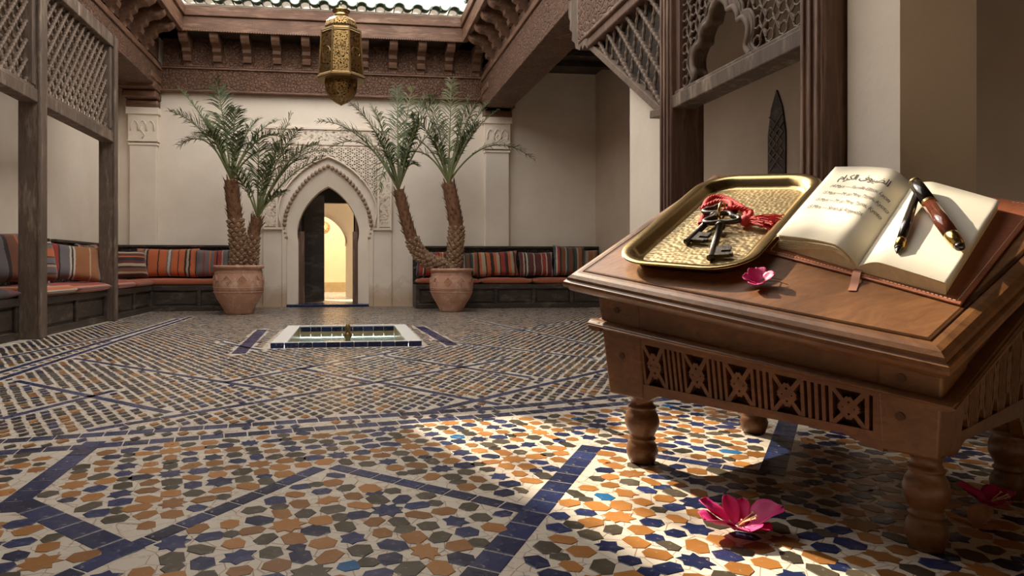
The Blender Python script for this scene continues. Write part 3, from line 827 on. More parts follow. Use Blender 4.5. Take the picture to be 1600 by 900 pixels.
def beaded_slat(parent, a, b, r=0.016, step=0.055):
    """turned lattice rod with beads"""
    a, b = Vector(a), Vector(b); n = max(2, int((b - a).length / step)) * 2
    mb = MB(); mb.tube([a.lerp(b, i / n) for i in range(n + 1)], [r * (1.35 if i % 2 else 0.75) for i in range(n + 1)], 6)
    return mb.build('lattice_slat', 'slat', parent)

# ---- left lattice screen
SX = -3.14
scr = thing('lattice_screen', (SX, 8.0, 0), 'tall weathered wooden screen with lattice panels in front of the left bench', 'screen')
POSTS = [(8.86, 0.14), (6.83, 0.18), (4.4, 0.18)]
for y, w in POSTS:
    mb = MB(); mb.box(SX - 0.10, SX + 0.10, y - w / 2, y + w / 2, 0, 3.74); mb.box(SX + 0.08, SX + 0.115, y - w / 2 - 0.01, y - w / 2 + 0.03, 0, 3.74)
    mb.build('post', 'screen', scr, bevel=0.012)
for (ya, wa), (yb, wb) in zip(POSTS[1:], POSTS):
    y0, y1 = ya + wa / 2, yb - wb / 2
    mb = MB(); mb.box(SX - 0.07, SX + 0.09, y0, y1, 2.34, 2.47); mb.box(SX - 0.05, SX + 0.06, y0, y1, 2.47, 2.51); mb.build('rail', 'screen', scr, bevel=0.01)
    mb = MB(); mb.box(SX - 0.07, SX + 0.09, y0, y1, 3.58, 3.74); mb.build('rail', 'screen', scr, bevel=0.01)
    for ys_ in (y0, y1 - 0.07): mb = MB(); mb.box(SX - 0.05, SX + 0.07, ys_, ys_ + 0.07, 2.51, 3.58); mb.build('stile', 'screen', scr, bevel=0.008)
    poly = [(y0 + 0.06, 2.50), (y1 - 0.06, 2.50), (y1 - 0.06, 3.59), (y0 + 0.06, 3.59)]
    for ang, xo in ((R(52), 0.012), (R(128), -0.018)):
        for p_, q_ in lattice(poly, 0.115, ang): beaded_slat(scr, (SX + xo, p_[0], p_[1]), (SX + xo, q_[0], q_[1]), 0.017)

# ---- right carved portal: posts, rail, fretwork with a lobed arch, triangular lattice bracket
RX = 2.36
por = thing('carved_portal', (RX, 3.7, 0), 'red-brown wooden portal with lobed fretwork arch and triangular lattice bracket at right', 'screen')
for y in (4.44, 2.955):
    mb = MB(); mb.box(RX - 0.06, RX + 0.20, y - 0.075, y + 0.075, 0, 3.0); mb.build('post', 'red_post', por, bevel=0.012)
    mb = MB()
    for o_ in (-0.05, 0.0, 0.05): mb.box(RX - 0.075, RX - 0.05, y + o_ - 0.012, y + o_ + 0.012, 0, 3.0)
    mb.build('post_moulding', 'red_post', por, bevel=0.006)
mb = MB(); mb.box(RX - 0.05, RX + 0.12, 3.03, 4.40, 1.86, 1.955); mb.box(RX - 0.03, RX + 0.06, 3.03, 4.40, 1.955, 1.985); mb.build('rail', 'screen', por, bevel=0.008)
for ys_ in (3.03, 4.315): mb = MB(); mb.box(RX - 0.02, RX + 0.05, ys_, ys_ + 0.05, 1.98, 3.0); mb.build('stile', 'red_post', por, bevel=0.006)
# lobed arch outline in (y, z)
AC = 3.86
half = [(0.36, 1.98), (0.31, 2.05), (0.335, 2.12), (0.335, 2.20), (0.29, 2.27), (0.235, 2.285), (0.225, 2.34), (0.18, 2.40), (0.12, 2.41), (0.10, 2.46), (0.05, 2.52), (0.0, 2.545)]
half = [(a * 0.92, b - 0.10 * max(0, (b - 2.0) / 0.55)) for a, b in half]
archp = [(AC + a, b) for a, b in half] + [(AC - a, b) for a, b in half[-2::-1]]
cm = catmull([(RX, a, b) for a, b in archp], 4)
for xo, sc, rr, nm in ((0.0, 1.0, 0.022, 'arch_moulding'), (0.012, 1.13, 0.013, 'arch_moulding')):
    mb = MB(); mb.tube([(RX + xo, AC + (q.y - AC) * sc, 1.96 + (q.z - 1.96) * sc) for q in cm], rr, 6); mb.build(nm, 'slat', por, True)
mb = MB()                                   # band of the arch between the mouldings, with depth
k = len(cm)
V = []
for xo in (-0.005, 0.10):
    V += [(RX + xo, q.y, q.z) for q in cm] + [(RX + xo, AC + (q.y - AC) * 1.13, 1.96 + (q.z - 1.96) * 1.13) for q in cm]
F = []
for i in range(k - 1):
    F += [(i, i + 1, k + i + 1, k + i), (2 * k + i, 3 * k + i, 3 * k + i + 1, 2 * k + i + 1), (i, 2 * k + i, 2 * k + i + 1, i + 1), (k + i, k + i + 1, 3 * k + i + 1, 3 * k + i)]
mb.add(V, F); mb.build('arch_band', 'screen', por)
def in_arch(y, z, g=1.16):
    y = AC + (y - AC) / g; z = 1.96 + (z - 1.96) / g
    ins = False; n = len(archp)
    for i in range(n):
        (x1, y1), (x2, y2) = archp[i], archp[(i + 1) % n]
        if (y1 > z) != (y2 > z) and y < (x2 - x1) * (z - y1) / (y2 - y1) + x1: ins = not ins
    return ins or z < 1.98
mb = MB()
ce = 0.115
for i in range(12):
    for j in range(10):
        cy, cz = 3.08 + ce * (i + 0.5), 1.98 + ce * (j + 0.5)
        if cy > 4.32: continue
        ring = [(RX + 0.01, cy + 0.036 * math.cos(t), cz + 0.036 * math.sin(t)) for t in [2 * PI * q / 8 for q in range(8)]]
        if not in_arch(cy, cz): mb.tube(ring, 0.0075, 5, closed=True)
        for sy, sz in ((1, 1), (1, -1), (-1, 1), (-1, -1)):
            a = (cy + sy * 0.028, cz + sz * 0.028); b = (cy + sy * ce / 2, cz + sz * ce / 2); q = (cy + sy * ce / 2, cz)
            if not in_arch(*a) and not in_arch(*b):
                mb.tube([(RX + 0.01, *a), (RX + 0.01, *b)], 0.008, 5)
                mb.tube([(RX + 0.006, *b), (RX + 0.006, cy + sy * 0.03, cz)], 0.0065, 5)
mb.build('fretwork', 'slat', por)
# triangular lattice bracket
mb = MB(); mb.prism([(4.52, 1.90), (5.90, 2.84), (4.52, 2.84)], lambda a, b, h: (h, a, b), RX + 0.052, RX + 0.058); mb.build('bracket_backing', 'bench', por)
tri = [(4.53, 1.86), (5.92, 2.84), (4.53, 2.84)]
mb = MB()
def barx(mb, p, q, w, x0, x1):
    d = Vector((q[0] - p[0], q[1] - p[1])).normalized(); nx, ny = -d.y * w / 2, d.x * w / 2
    mb.hexa([(x0, p[0] - nx, p[1] - ny), (x0, q[0] - nx, q[1] - ny), (x0, q[0] + nx, q[1] + ny), (x0, p[0] + nx, p[1] + ny),
             (x1, p[0] - nx, p[1] - ny), (x1, q[0] - nx, q[1] - ny), (x1, q[0] + nx, q[1] + ny), (x1, p[0] + nx, p[1] + ny)])
barx(mb, (4.52, 1.86), (5.98, 2.86), 0.06, RX - 0.04, RX + 0.05); mb.build('bracket_brace', 'slat', por, bevel=0.006)
mb = MB(); barx(mb, (4.50, 1.875), (4.72, 1.90), 0.06, RX - 0.045, RX + 0.05); mb.build('bracket_foot', 'slat', por, bevel=0.006)
for ang, xo, rad in ((R(48), -0.02, 0.017), (R(104), 0.0, 0.012)):
    for p_, q_ in lattice(tri, 0.15, ang): beaded_slat(por, (RX + xo, p_[0], p_[1]), (RX + xo, q_[0], q_[1]), rad, 0.06)
mb = MB(); mb.box(RX - 0.07, RX + 0.2, 2.85, 5.98, 2.84, 2.93); mb.box(RX - 0.10, RX + 0.2, 2.85, 5.98, 2.93, 2.97); mb.build('top_rail', 'red_post', por, bevel=0.012)
mb = MB(); mb.box(RX - 0.06, RX + 0.2, 2.7, 6.25, 2.97, 3.50); mb.build('carved_board', 'cedar_carved', por, bevel=0.01)
mb = MB()
sc = [(6.25, 3.5), (6.55, 3.5), (6.55, 3.36), (6.50, 3.30), (6.52, 3.22), (6.44, 3.16), (6.45, 3.08), (6.36, 3.02), (6.34, 2.96), (6.28, 2.93), (6.22, 2.90), (6.18, 2.94), (6.14, 2.88), (6.08, 2.91), (6.02, 2.85), (5.98, 2.85), (5.98, 2.97), (6.25, 2.97)]
mb.prism(sc[::-1], lambda a, b, h: (h, a, b), RX - 0.05, RX + 0.15); mb.build('scalloped_end', 'screen', por)

# ---- benches
def bench(label, x0, x1, y0, y1, front, panels, backwall, group='built-in benches round the court'):
    """front: 'x' faces +X, 'y' faces -Y"""
    r = thing('bench', ((x0 + x1) / 2, (y0 + y1) / 2, 0), label, 'bench', group)
    mb = MB(); mb.box(x0, x1, y0, y1, 0, 0.40); mb.build('base', 'bench', r)
    L = (y1 - y0) if front == 'x' else (x1 - x0)
    def fb(a0, a1, z0, z1, o0, o1, name):
        mb = MB()
        if front == 'x': mb.box(x1 + o0, x1 + o1, y0 + a0, y0 + a1, z0, z1)
        else: mb.box(x0 + a0, x0 + a1, y0 - o1, y0 - o0, z0, z1)
        return mb.build(name, 'bench', r, bevel=0.008)
    fb(0, L, 0.33, 0.41, 0, 0.04, 'front_rail'); fb(0, L, 0.0, 0.08, 0, 0.035, 'front_rail')
    for k in range(panels + 1):
        a = (L - 0.06) * k / panels; fb(a, a + 0.06, 0.08, 0.33, 0, 0.035, 'front_stile')
    for k in range(panels):
        a = (L - 0.06) * k / panels; w = (L - 0.06) / panels; fb(a + 0.09, a + w - 0.03, 0.11, 0.30, 0, 0.012, 'front_panel')
    mb = MB()
    if backwall == 'left': mb.box(x0, x0 + 0.05, y0, y1, 0.4, 1.04)
    else: mb.box(x0, x1, y1 - 0.05, y1, 0.4, 1.04)
    mb.build('backrest', 'bench_carved', r)
    mb = MB()
    if backwall == 'left': mb.box(x0, x0 + 0.08, y0, y1, 1.04, 1.08)
    else: mb.box(x0, x1, y1 - 0.08, y1, 1.04, 1.08)
    mb.build('backrest_cap', 'bench', r, bevel=0.008)
    return r
bench('dark panelled bench at the left edge, nearest the viewer', XL, -3.24, 4.52, 6.70, 'x', 2, 'left')
bench('dark panelled bench between the two left screen posts', XL, -3.16, 6.94, 8.77, 'x', 2, 'left')
bench('short dark bench in the left corner past the far post', XL, -3.13, 8.95, 10.60, 'x', 2, 'left')
bench('dark bench along the back wall behind the left palm pot', XL + 0.01, -1.62, 10.66, YB - 0.14, 'y', 3, 'back')
bench('long dark bench along the back wall right of the doorway', 1.13, XR - 0.02, 10.80, YB - 0.14, 'y', 5, 'back')

# ---- textiles
OR, DK, GY, CR, RD, BR, WH, TL, MAR = (0.58, 0.14, 0.04), (0.03, 0.018, 0.018), (0.17, 0.15, 0.15), (0.50, 0.38, 0.26), (0.36, 0.045, 0.03), (0.20, 0.075, 0.035), (0.62, 0.53, 0.42), (0.035, 0.075, 0.075), (0.13, 0.025, 0.025)
def smat(name, cols, axis=0): M[name] = stripes(name, cols, axis)
smat('t_orange', [(4, OR), (1, DK), (1, CR), (1, DK), (5, OR), (0.6, DK), (4, OR), (0.8, GY), (1.2, WH), (0.8, GY), (3, OR), (0.5, DK), (3, OR), (1, DK), (1, CR), (1, DK), (4, OR)])
smat('t_grey', [(1, RD), (0.6, DK), (3, GY), (0.6, RD), (2, GY), (0.6, OR), (1.5, GY), (1, RD), (0.7, DK), (1.6, RD), (0.5, CR), (2, GY), (0.5, DK), (2, GY)])
smat('t_rust', [(2, BR), (0.6, DK), (2, RD), (0.4, DK), (2.5, GY), (0.5, WH), (0.5, DK), (0.5, WH), (4, (0.34, 0.13, 0.045)), (0.3, CR), (3, (0.34, 0.13, 0.045)), (0.6, DK)])
smat('t_dark', [(1, MAR), (0.6, CR), (1.2, BR), (0.7, DK), (1, CR), (0.9, MAR), (1.2, DK), (0.5, OR), (1, MAR), (0.6, CR), (1, DK)], 2)
smat('t_bands', [(2.2, BR), (0.5, DK), (2, GY), (0.8, CR), (0.5, DK), (2, GY), (0.4, DK), (3, OR), (1.5, GY), (0.5, DK), (1, WH)], 2)
smat('t_slate', [(2, GY), (0.8, DK), (2, BR), (0.6, OR), (3, GY), (1, DK), (2.4, BR), (0.6, OR), (3, GY), (0.8, DK), (0.5, WH), (2, OR)])
smat('t_kilim', [(1, OR), (0.8, DK), (1, OR), (1.6, CR), (0.6, DK), (1.8, OR), (1.6, DK), (1.2, OR), (1.4, CR), (0.6, DK), (2, RD), (1.4, DK), (1.4, OR), (1.4, CR), (0.7, DK), (1.6, OR)])
smat('t_wine', [(1.5, MAR), (0.5, CR), (0.7, DK), (0.6, WH), (0.5, TL), (2, MAR), (0.6, CR), (0.5, DK), (2.2, MAR), (0.5, CR), (1.6, RD), (0.5, WH), (2, MAR), (0.6, WH), (0.8, DK)])
smat('t_teal', [(1, TL), (0.5, WH), (1, RD), (0.8, DK), (2, BR), (0.5, CR), (1.2, TL), (2, BR), (0.8, DK), (1.2, TL), (0.8, CR), (2, (0.4, 0.13, 0.05)), (0.6, DK), (1.2, BR)])
smat('t_redstripe', [(1, DK), (1.5, RD), (0.4, WH), (0.8, DK), (2, RD), (0.4, CR), (1, TL), (1.4, RD), (0.4, DK), (1.2, OR), (0.4, WH), (1.6, RD)])
smat('t_seat_rust', [(3, (0.42, 0.10, 0.045)), (0.3, DK), (4, (0.46, 0.13, 0.05)), (0.3, BR), (4, (0.40, 0.10, 0.045)), (0.3, DK), (2, OR)], 2)
smat('t_seat_cream', [(1, BR), (0.5, DK), (1.6, BR), (1.2, CR), (0.5, DK), (1.6, WH), (0.6, OR), (2.4, OR), (0.6, CR), (1, RD)], 2)
smat('t_seat_coral', [(3.5, (0.52, 0.17, 0.10)), (0.5, DK), (0.5, GY), (1.2, RD), (0.4, WH), (1.2, OR), (0.4, DK), (1.4, RD)], 2)
smat('t_seat_dark', [(1, MAR), (0.5, GY), (1.4, DK), (0.5, OR), (1.2, GY), (0.4, DK), (1.4, RD), (0.4, CR), (1, DK), (1, MAR)], 1)
def pillow_mesh(name, w, h, t, mat, seed):
    rr = random.Random(seed); N = 14; mb = MB()
    ph = [rr.uniform(0, 6) for _ in range(4)]
    def pt(u, v, s):
        x, y = u * 2 - 1, v * 2 - 1
        pin = 1 - 0.10 * (abs(x) ** 3) * (1 - abs(y) ** 2) * 0.6
        e = max(0, (1 - x ** 4)) ** 0.5 * max(0, (1 - y ** 4)) ** 0.5
        wr = 0.05 * math.sin(5 * x + ph[0]) * math.sin(4 * y + ph[1]) * e
        X = x * w / 2 * (1 - 0.07 * (1 - abs(y)) * abs(x)); Z = y * h / 2 * (1 - 0.09 * (1 - abs(x)) * abs(y))
        return (X, s * t / 2 * (e * (1 + wr * 2)), Z + h / 2)
    mb.grid(lambda u, v: pt(u, v, -1), N, N); mb.grid(lambda u, v: pt(1 - u, v, 1), N, N)
    me = mb.mesh(name, mat, True)
    bm = bmesh.new(); bm.from_mesh(me); bmesh.ops.remove_doubles(bm, verts=bm.verts, dist=0.0005); bm.to_mesh(me); bm.free()
    return me
def pillow(x, y, z, w, h, mat, label, rz=0, tilt=-0.25, roll=0, t=0.20, group='striped woven pillows on the benches'):
    me = pillow_mesh('pillow', w, h, t, mat, int(x * 100 + y * 37) & 1023)
    o = bpy.data.objects.new('pillow', me); C.objects.link(o)
    o.rotation_euler = (tilt, roll, rz); o.location = (x, y, z)
    return tag(o, label, 'pillow', group)
def seat(x0, x1, y0, y1, mat, label, z=0.405, t=0.11):
    """flat mattress cushion with soft edges"""
    mb = MB(); w, d = x1 - x0, y1 - y0; N = 12; cx, cy = (x0 + x1) / 2, (y0 + y1) / 2
    rr = random.Random(int(x0 * 50 + y0 * 31))
    def pt(u, v, s):
        a, b = u * 2 - 1, v * 2 - 1
        a2 = math.copysign(1 - (1 - abs(a)) ** 1.6, a); b2 = math.copysign(1 - (1 - abs(b)) ** 1.6, b)
        e = (max(0, 1 - a2 ** 8) * max(0, 1 - b2 ** 8)) ** 0.4
        hh = t / 2 * e * (1 + 0.12 * math.sin(7 * a + 3 * b + x0))
        return (a2 * w / 2, b2 * d / 2, t / 2 + s * hh if s > 0 else t / 2 - t / 2 * e)
    mb.grid(lambda u, v: pt(u, v, 1), N, N); mb.grid(lambda u, v: pt(1 - u, v, -1), N, N)
    me = mb.mesh('seat_cushion', mat, True)
    bm = bmesh.new(); bm.from_mesh(me); bmesh.ops.remove_doubles(bm, verts=bm.verts, dist=0.0005); bm.to_mesh(me); bm.free()
    o = bpy.data.objects.new('seat_cushion', me); C.objects.link(o); o.location = (cx, cy, z)
    return tag(o, label, 'cushion', 'flat kilim seat cushions on the benches')
H2 = -PI / 2
seat(XL + 0.08, -3.18, 4.6, 6.7, 't_seat_dark', 'dark striped seat cushion at the left edge of the picture')
seat(XL + 0.08, -3.06, 6.95, 7.72, 't_seat_cream', 'cream and brown banded seat cushion beside the near screen post')
seat(XL + 0.08, -3.06, 7.73, 8.76, 't_seat_coral', 'coral seat cushion beside the far screen post')
seat(XL + 0.08, -3.06, 8.98, 9.75, 't_seat_coral', 'small coral seat cushion just past the far screen post')
seat(XL + 0.08, -3.06, 9.77, 10.58, 't_seat_rust', 'rust seat cushion in the left corner of the court')
seat(-3.78, -1.66, 10.62, YB - 0.22, 't_seat_rust', 'rust seat cushion behind the left palm pot')
seat(1.15, 2.25, 10.78, YB - 0.22, 't_seat_rust', 'rust seat cushion behind the right palm pot')
seat(2.26, 3.16, 10.78, YB - 0.22, 't_seat_rust', 'rust seat cushion under the orange and black striped pillow')
seat(3.17, 4.5, 10.78, YB - 0.22, 't_seat_rust', 'rust seat cushion nearest the table on the right bench')
Z0 = 0.535
pillow(-3.52, 7.15, Z0, 0.78, 0.58, 't_slate', 'grey and rust striped pillow at the left edge of the picture', R(60), -0.3)
pillow(-3.64, 8.05, Z0, 0.60, 0.50, 't_bands', 'orange and grey banded pillow right of the near screen post', R(72), -0.2)
pillow(-3.47, 8.52, Z0, 0.74, 0.50, 't_rust', 'tilted rust and grey pillow between the screen posts', R(40), -0.35, 0.10)
pillow(-3.68, 9.75, Z0, 0.55, 0.52, 't_teal', 'small dark pillow tucked behind the rust and grey pillow', R(80), -0.2)
pillow(-3.42, 10.62, Z0, 0.56, 0.46, 't_dark', 'dark banded pillow just past the far screen post', R(40), -0.35)
pillow(-3.02, 11.12, Z0, 1.02, 0.50, 't_orange', 'large orange striped pillow against the back wall', 0, -0.25)
pillow(-2.27, 11.14, Z0, 0.66, 0.48, 't_grey', 'grey and red striped pillow behind the left palm', 0, -0.22)
pillow(1.43, 11.12, Z0, 0.54, 0.46, 't_redstripe', 'red striped pillow behind the leaning palm trunk', 0, -0.2, 0.05)
pillow(2.08, 11.14, Z0, 0.46, 0.44, 't_teal', 'dark teal striped pillow half hidden by the right palm pot', 0, -0.2)
pillow(2.62, 11.12, Z0, 0.78, 0.46, 't_kilim', 'orange, black and cream striped pillow right of the palm pot', 0, -0.22, -0.04)
pillow(3.34, 11.12, Z0, 0.64, 0.45, 't_wine', 'wine red pillow with cream stripes on the right bench', 0, -0.22)
pillow(3.92, 11.08, Z0, 0.58, 0.56, 't_teal', 'tall brown and teal striped pillow near the table edge', 0, -0.2, 0.05)
pillow(4.26, 11.16, Z0, 0.42, 0.50, 't_rust', 'small rust pillow at the far end of the right bench', R(-12), -0.2, 0.06)

# ---- basin with spout
bas = thing('basin', ((PX0 + PX1) / 2, (PY0 + PY1) / 2, 0), 'sunken square basin with white marble rim and turquoise water', 'pool')
mb = MB()
for x0, x1, y0, y1 in ((PX0, PX1, PY0, PY0 + 0.07), (PX0, PX1, PY1 - 0.06, PY1), (PX0, PX0 + 0.14, PY0 + 0.07, PY1 - 0.06), (PX1 - 0.14, PX1, PY0 + 0.07, PY1 - 0.06)):
    mb.box(x0, x1, y0, y1, 0.025, 0.045)
mb.build('marble_rim', 'white_marble', bas, bevel=0.006)
for k in range(11):
    w = (PX1 - PX0) / 11; mb = MB(); mb.box(PX0 + k * w + 0.003, PX0 + (k + 1) * w - 0.003, PY0 - 0.012, PY0 + 0.02, 0.0, 0.045); mb.build('rim_tile', 'navy', bas, bevel=0.003)
IX0, IX1, IY0, IY1 = PX0 + 0.14, PX1 - 0.14, PY0 + 0.07, PY1 - 0.06
for k in range(9):
    w = (IX1 - IX0) / 9; mb = MB(); mb.box(IX0 + k * w + 0.003, IX0 + (k + 1) * w - 0.003, IY1 - 0.012, IY1 + 0.02, -0.02, 0.028); mb.build('basin_tile', 'navy', bas, bevel=0.003)
    mb = MB(); mb.box(IX0 + k * w + 0.003, IX0 + (k + 1) * w - 0.003, IY1 - 0.008, IY1 + 0.02, -0.30, -0.023); mb.build('basin_tile', 'pool_ochre', bas, bevel=0.003)
mb = MB(); mb.box(IX0 - 0.02, IX0, IY0, IY1, -0.45, 0.03); mb.box(IX1, IX1 + 0.02, IY0, IY1, -0.45, 0.03); mb.box(IX0, IX1, IY0 - 0.02, IY0, -0.45, 0.03)
mb.build('basin_side', 'pool_ochre', bas)
mb = MB(); mb.box(IX0 - 0.02, IX1 + 0.02, IY0 - 0.02, IY1 + 0.03, -0.47, -0.44); mb.build('basin_bottom', 'pool_inside', bas)
mb = MB(); mb.add([(IX0, IY0, -0.05), (IX1, IY0, -0.05), (IX1, IY1, -0.05), (IX0, IY1, -0.05)], [(0, 1, 2, 3)]); mb.build('water', 'water', bas)
cxp, cyp = -0.01, 6.62
mb = MB(); mb.lathe([(0.07, -0.44), (0.05, -0.3), (0.028, -0.1), (0.026, -0.02), (0.04, 0.0), (0.042, 0.02), (0.026, 0.04), (0.02, 0.06), (0.032, 0.08), (0.03, 0.10), (0.015, 0.125), (0.01, 0.14)], 14, (cxp, cyp, 0)); mb.build('spout', 'lantern_metal', bas, True)

# ---- palms
def frond(parent, base, tip, rise, mat, leafl=0.30, seed=0, width=1.0):
    rr = random.Random(seed)
    b, t = Vector(base), Vector(tip)
    mid = b.lerp(t, 0.45) + Vector((0, 0, rise))
    N = 34; P = bez(b, mid, t, N)
    mb = MB(); mb.tube(P, [0.016 * (1 - 0.85 * i / N) + 0.0015 for i in range(N + 1)], 5, 1)
    for i in range(int(N * 0.30), N + 1):
        f = i / N; p_ = P[i]
        T = (P[min(i + 1, N)] - P[max(i - 1, 0)]).normalized()
        side = T.cross(Vector((0, 0, 1)))
        if side.length < 0.2: side = T.cross(Vector((0, 1, 0)))
        side.normalize(); up = side.cross(T).normalized()
        env = min(1, (f - 0.22) / 0.25) * (1 - 0.62 * max(0, (f - 0.5) / 0.5))
        for s in (-1, 1):
            for sub in range(2 if i % 3 else 1):
                if rr.random() < 0.24: continue
                l = leafl * env * rr.uniform(0.75, 1.1)
                q = p_ + T * (sub * 0.5 * (t - b).length / N)
                d = (side * s * rr.uniform(0.6, 1.0) + T * rr.uniform(0.45, 0.9) + up * rr.uniform(-0.05, 0.4)).normalized()
                wv = d.cross(up).normalized() * 0.0085 * width
                e1 = q + d * l * 0.5 + Vector((0, 0, 0.01)); e2 = q + d * l + Vector((0, 0, -0.16 * l))
                mb.add([q - wv * 0.5, q + wv * 0.5, e1 + wv, e1 - wv, e2], [(0, 1, 2, 3), (3, 2, 4)], 0)
    return mb.build('frond', [mat, 'rachis'], parent)
def palm_trunk(parent, path, r0, r1, seed):
    rr = random.Random(seed); P = catmull(path, 8); n = len(P)
    root = MB(); root.tube(P, [r0 + (r1 - r0) * i / (n - 1) for i in range(n)], 10)
    tr = root.build('trunk', 'trunk_top', parent, True)
    # leaf bases: overlapping woody scales
    sc = MB(); fib = MB()
    L = sum((b - a).length for a, b in zip(P, P[1:])); rows = int(L / 0.055)
    for j in range(rows):
        f = j / rows; k = f * (n - 1); i0 = int(k); c = P[i0].lerp(P[min(i0 + 1, n - 1)], k - i0)
        T = (P[min(i0 + 1, n - 1)] - P[i0]).normalized(); a = T.orthogonal().normalized(); b = T.cross(a)
        rad = r0 + (r1 - r0) * f
        for m in range(7):
            th = 2 * PI * (m + 0.5 * (j % 2)) / 7 + rr.uniform(-0.12, 0.12)
            o = a * math.cos(th) + b * math.sin(th); w_ = T.cross(o)
            if f < 0.62:
                q = c + o * rad * 0.92; h = 0.062; ww = rad * 0.42; bul = 0.026 * rr.uniform(0.7, 1.3)
                V = [q - w_ * ww, q + o * bul * 0.8 - T * h * 0.3, q + w_ * ww, q + o * (bul + 0.012) + T * h * 0.55 + w_ * ww * 0.5, q + o * (bul + 0.012) + T * h * 0.55 - w_ * ww * 0.5, q + T * h * 0.85 + o * 0.006]
                sc.add(V, [(0, 1, 4), (1, 2, 3), (1, 3, 4), (3, 5, 4), (2, 5, 3), (0, 4, 5)])
            else:
                q = c + o * rad * 0.9; l = rr.uniform(0.06, 0.13); ww = rad * 0.26
                e = q + o * rr.uniform(0.02, 0.06) + T * l
                fib.add([q - w_ * ww, q + w_ * ww, e + w_ * ww * 0.25, e - w_ * ww * 0.25, q + o * 0.02 + T * l * 0.4], [(0, 1, 4), (1, 2, 4), (2, 3, 4), (3, 0, 4)])
    sc.build('leaf_bases', 'trunk', tr); fib.build('fibre_stubs', 'trunk_top', tr)
    return tr, P[-1]
def potted_palm(cx, cy, rpot, label, trunks):
    r = thing('potted_palm', (cx, cy, 0), label, 'potted plant', 'date palms in terracotta pots')
    k = rpot / 0.36
    prof = [(0.0, 0.0), (0.19, 0.0), (0.205, 0.02), (0.215, 0.06), (0.26, 0.14), (0.325, 0.25), (0.352, 0.32), (0.356, 0.335), (0.348, 0.345), (0.362, 0.36), (0.366, 0.44), (0.36, 0.52), (0.345, 0.60), (0.335, 0.66), (0.338, 0.675), (0.368, 0.685), (0.372, 0.71), (0.36, 0.725), (0.325, 0.725), (0.315, 0.70), (0.31, 0.66)]
    mb = MB(); mb.lathe([(a * k, b * k) for a, b in prof], 40, (cx, cy, 0)); pot = mb.build('pot', 'terracotta', r, True)
    for m in range(10):                       # diamond reliefs
        th = 2 * PI * m / 10 + 0.31 - PI / 2
        mb = MB()
        for s_ in (1.0, 0.6, 0.25):
            loop = []
            for da, dz in ((0, 0.075), (0.19, 0), (0, -0.075), (-0.19, 0)):
                t_ = th + da * s_; loop.append((cx + 0.366 * k * math.cos(t_), cy + 0.366 * k * math.sin(t_), (0.50 + dz * s_) * k))
            pp = []
            for i in range(4):
                for q in range(3): pp.append(Vector(loop[i]).lerp(Vector(loop[(i + 1) % 4]), q / 3))
            pp = [((v.x - cx) / math.hypot(v.x - cx, v.y - cy) * 0.362 * k + cx, (v.y - cy) / math.hypot(v.x - cx, v.y - cy) * 0.362 * k + cy, v.z) for v in pp]
            mb.tube(pp, 0.008, 5, closed=True)
        mb.build('diamond_relief', 'terracotta', pot)
    mb = MB()
    for z in (0.335, 0.40, 0.62): mb.tube([(cx + 0.362 * k * math.cos(t), cy + 0.362 * k * math.sin(t), z * k) for t in [2 * PI * q / 40 for q in range(40)]] if z < 0.6 else [(cx + 0.342 * k * math.cos(t), cy + 0.342 * k * math.sin(t), z * k) for t in [2 * PI * q / 40 for q in range(40)]], 0.006, 5, closed=True)
    mb.build('ring_relief', 'terracotta', pot)
    mb = MB(); mb.lathe([(0.0, 0.67 * k), (0.312 * k, 0.66 * k)], 24, (cx, cy, 0)); mb.build('soil', 'soil', r)
    sd = 0
    for path, r0, r1, fr in trunks:
        tr, top = palm_trunk(r, [(cx + a, cy + b, c) for a, b, c in path], r0, r1, int(cx * 10) + len(fr))
        for dx, dy, dz, rise, *mt in fr:
            sd += 1
            f = frond(tr, top, top + Vector((dx, dy, dz)), rise, mt[0] if mt else ('leaf' if sd % 4 else 'leaf2'), 0.40, sd + int(cx * 100))
        rr = random.Random(len(fr) + int(cx * 7))
        for q in range(4):                    # fill: fronds turned towards and away from the viewer
            a = rr.uniform(0, 2 * PI); l = rr.uniform(0.5, 0.85)
            f = frond(tr, top, top + Vector((math.cos(a) * l * 0.55, math.sin(a) * l * 0.9, rr.uniform(0.35, 0.95))), rr.uniform(0.15, 0.35), 'leaf', 0.26, sd + 50 + q)
potted_palm(-1.653, 9.95, 0.365, 'pair of date palms in the terracotta pot left of the doorway', [
    ([(-0.02, 0, 0.62), (0.0, 0, 0.95), (-0.06, 0, 1.5), (-0.11, 0, 2.02)], 0.125, 0.10,
     [(-0.78, 0.15, 1.38, 0.35), (-0.20, -0.1, 1.46, 0.25), (-0.78, -0.3, 0.93, 0.45), (-0.72, 0.0, 0.52, 0.62), (0.35, 0.2, 0.95, 0.35), (0.80, -0.2, 0.62, 0.55), (0.62, 0.35, 0.98, 0.4), (-0.45, 0.35, 0.98, 0.4), (0.12, -0.3, 0.98, 0.3), (0.95, 0.1, 0.36, 0.62), (-0.35, -0.5, 0.55, 0.5)]),
    ([(0.17, 0.06, 0.62), (0.17, 0.06, 0.9), (0.21, 0.06, 1.2), (0.27, 0.06, 1.46)], 0.11, 0.085,
     [(0.50, -0.1, 1.52, 0.3), (1.06, 0.1, 1.05, 0.7), (0.90, -0.2, 1.10, 0.55), (0.72, 0.2, 0.95, 0.5), (0.30, 0.3, 1.2, 0.3), (1.00, -0.1, 0.92, 0.35), (0.62, -0.4, 1.25, 0.4), (0.05, -0.2, 1.2, 0.25), (0.85, 0.3, 1.2, 0.5)])])
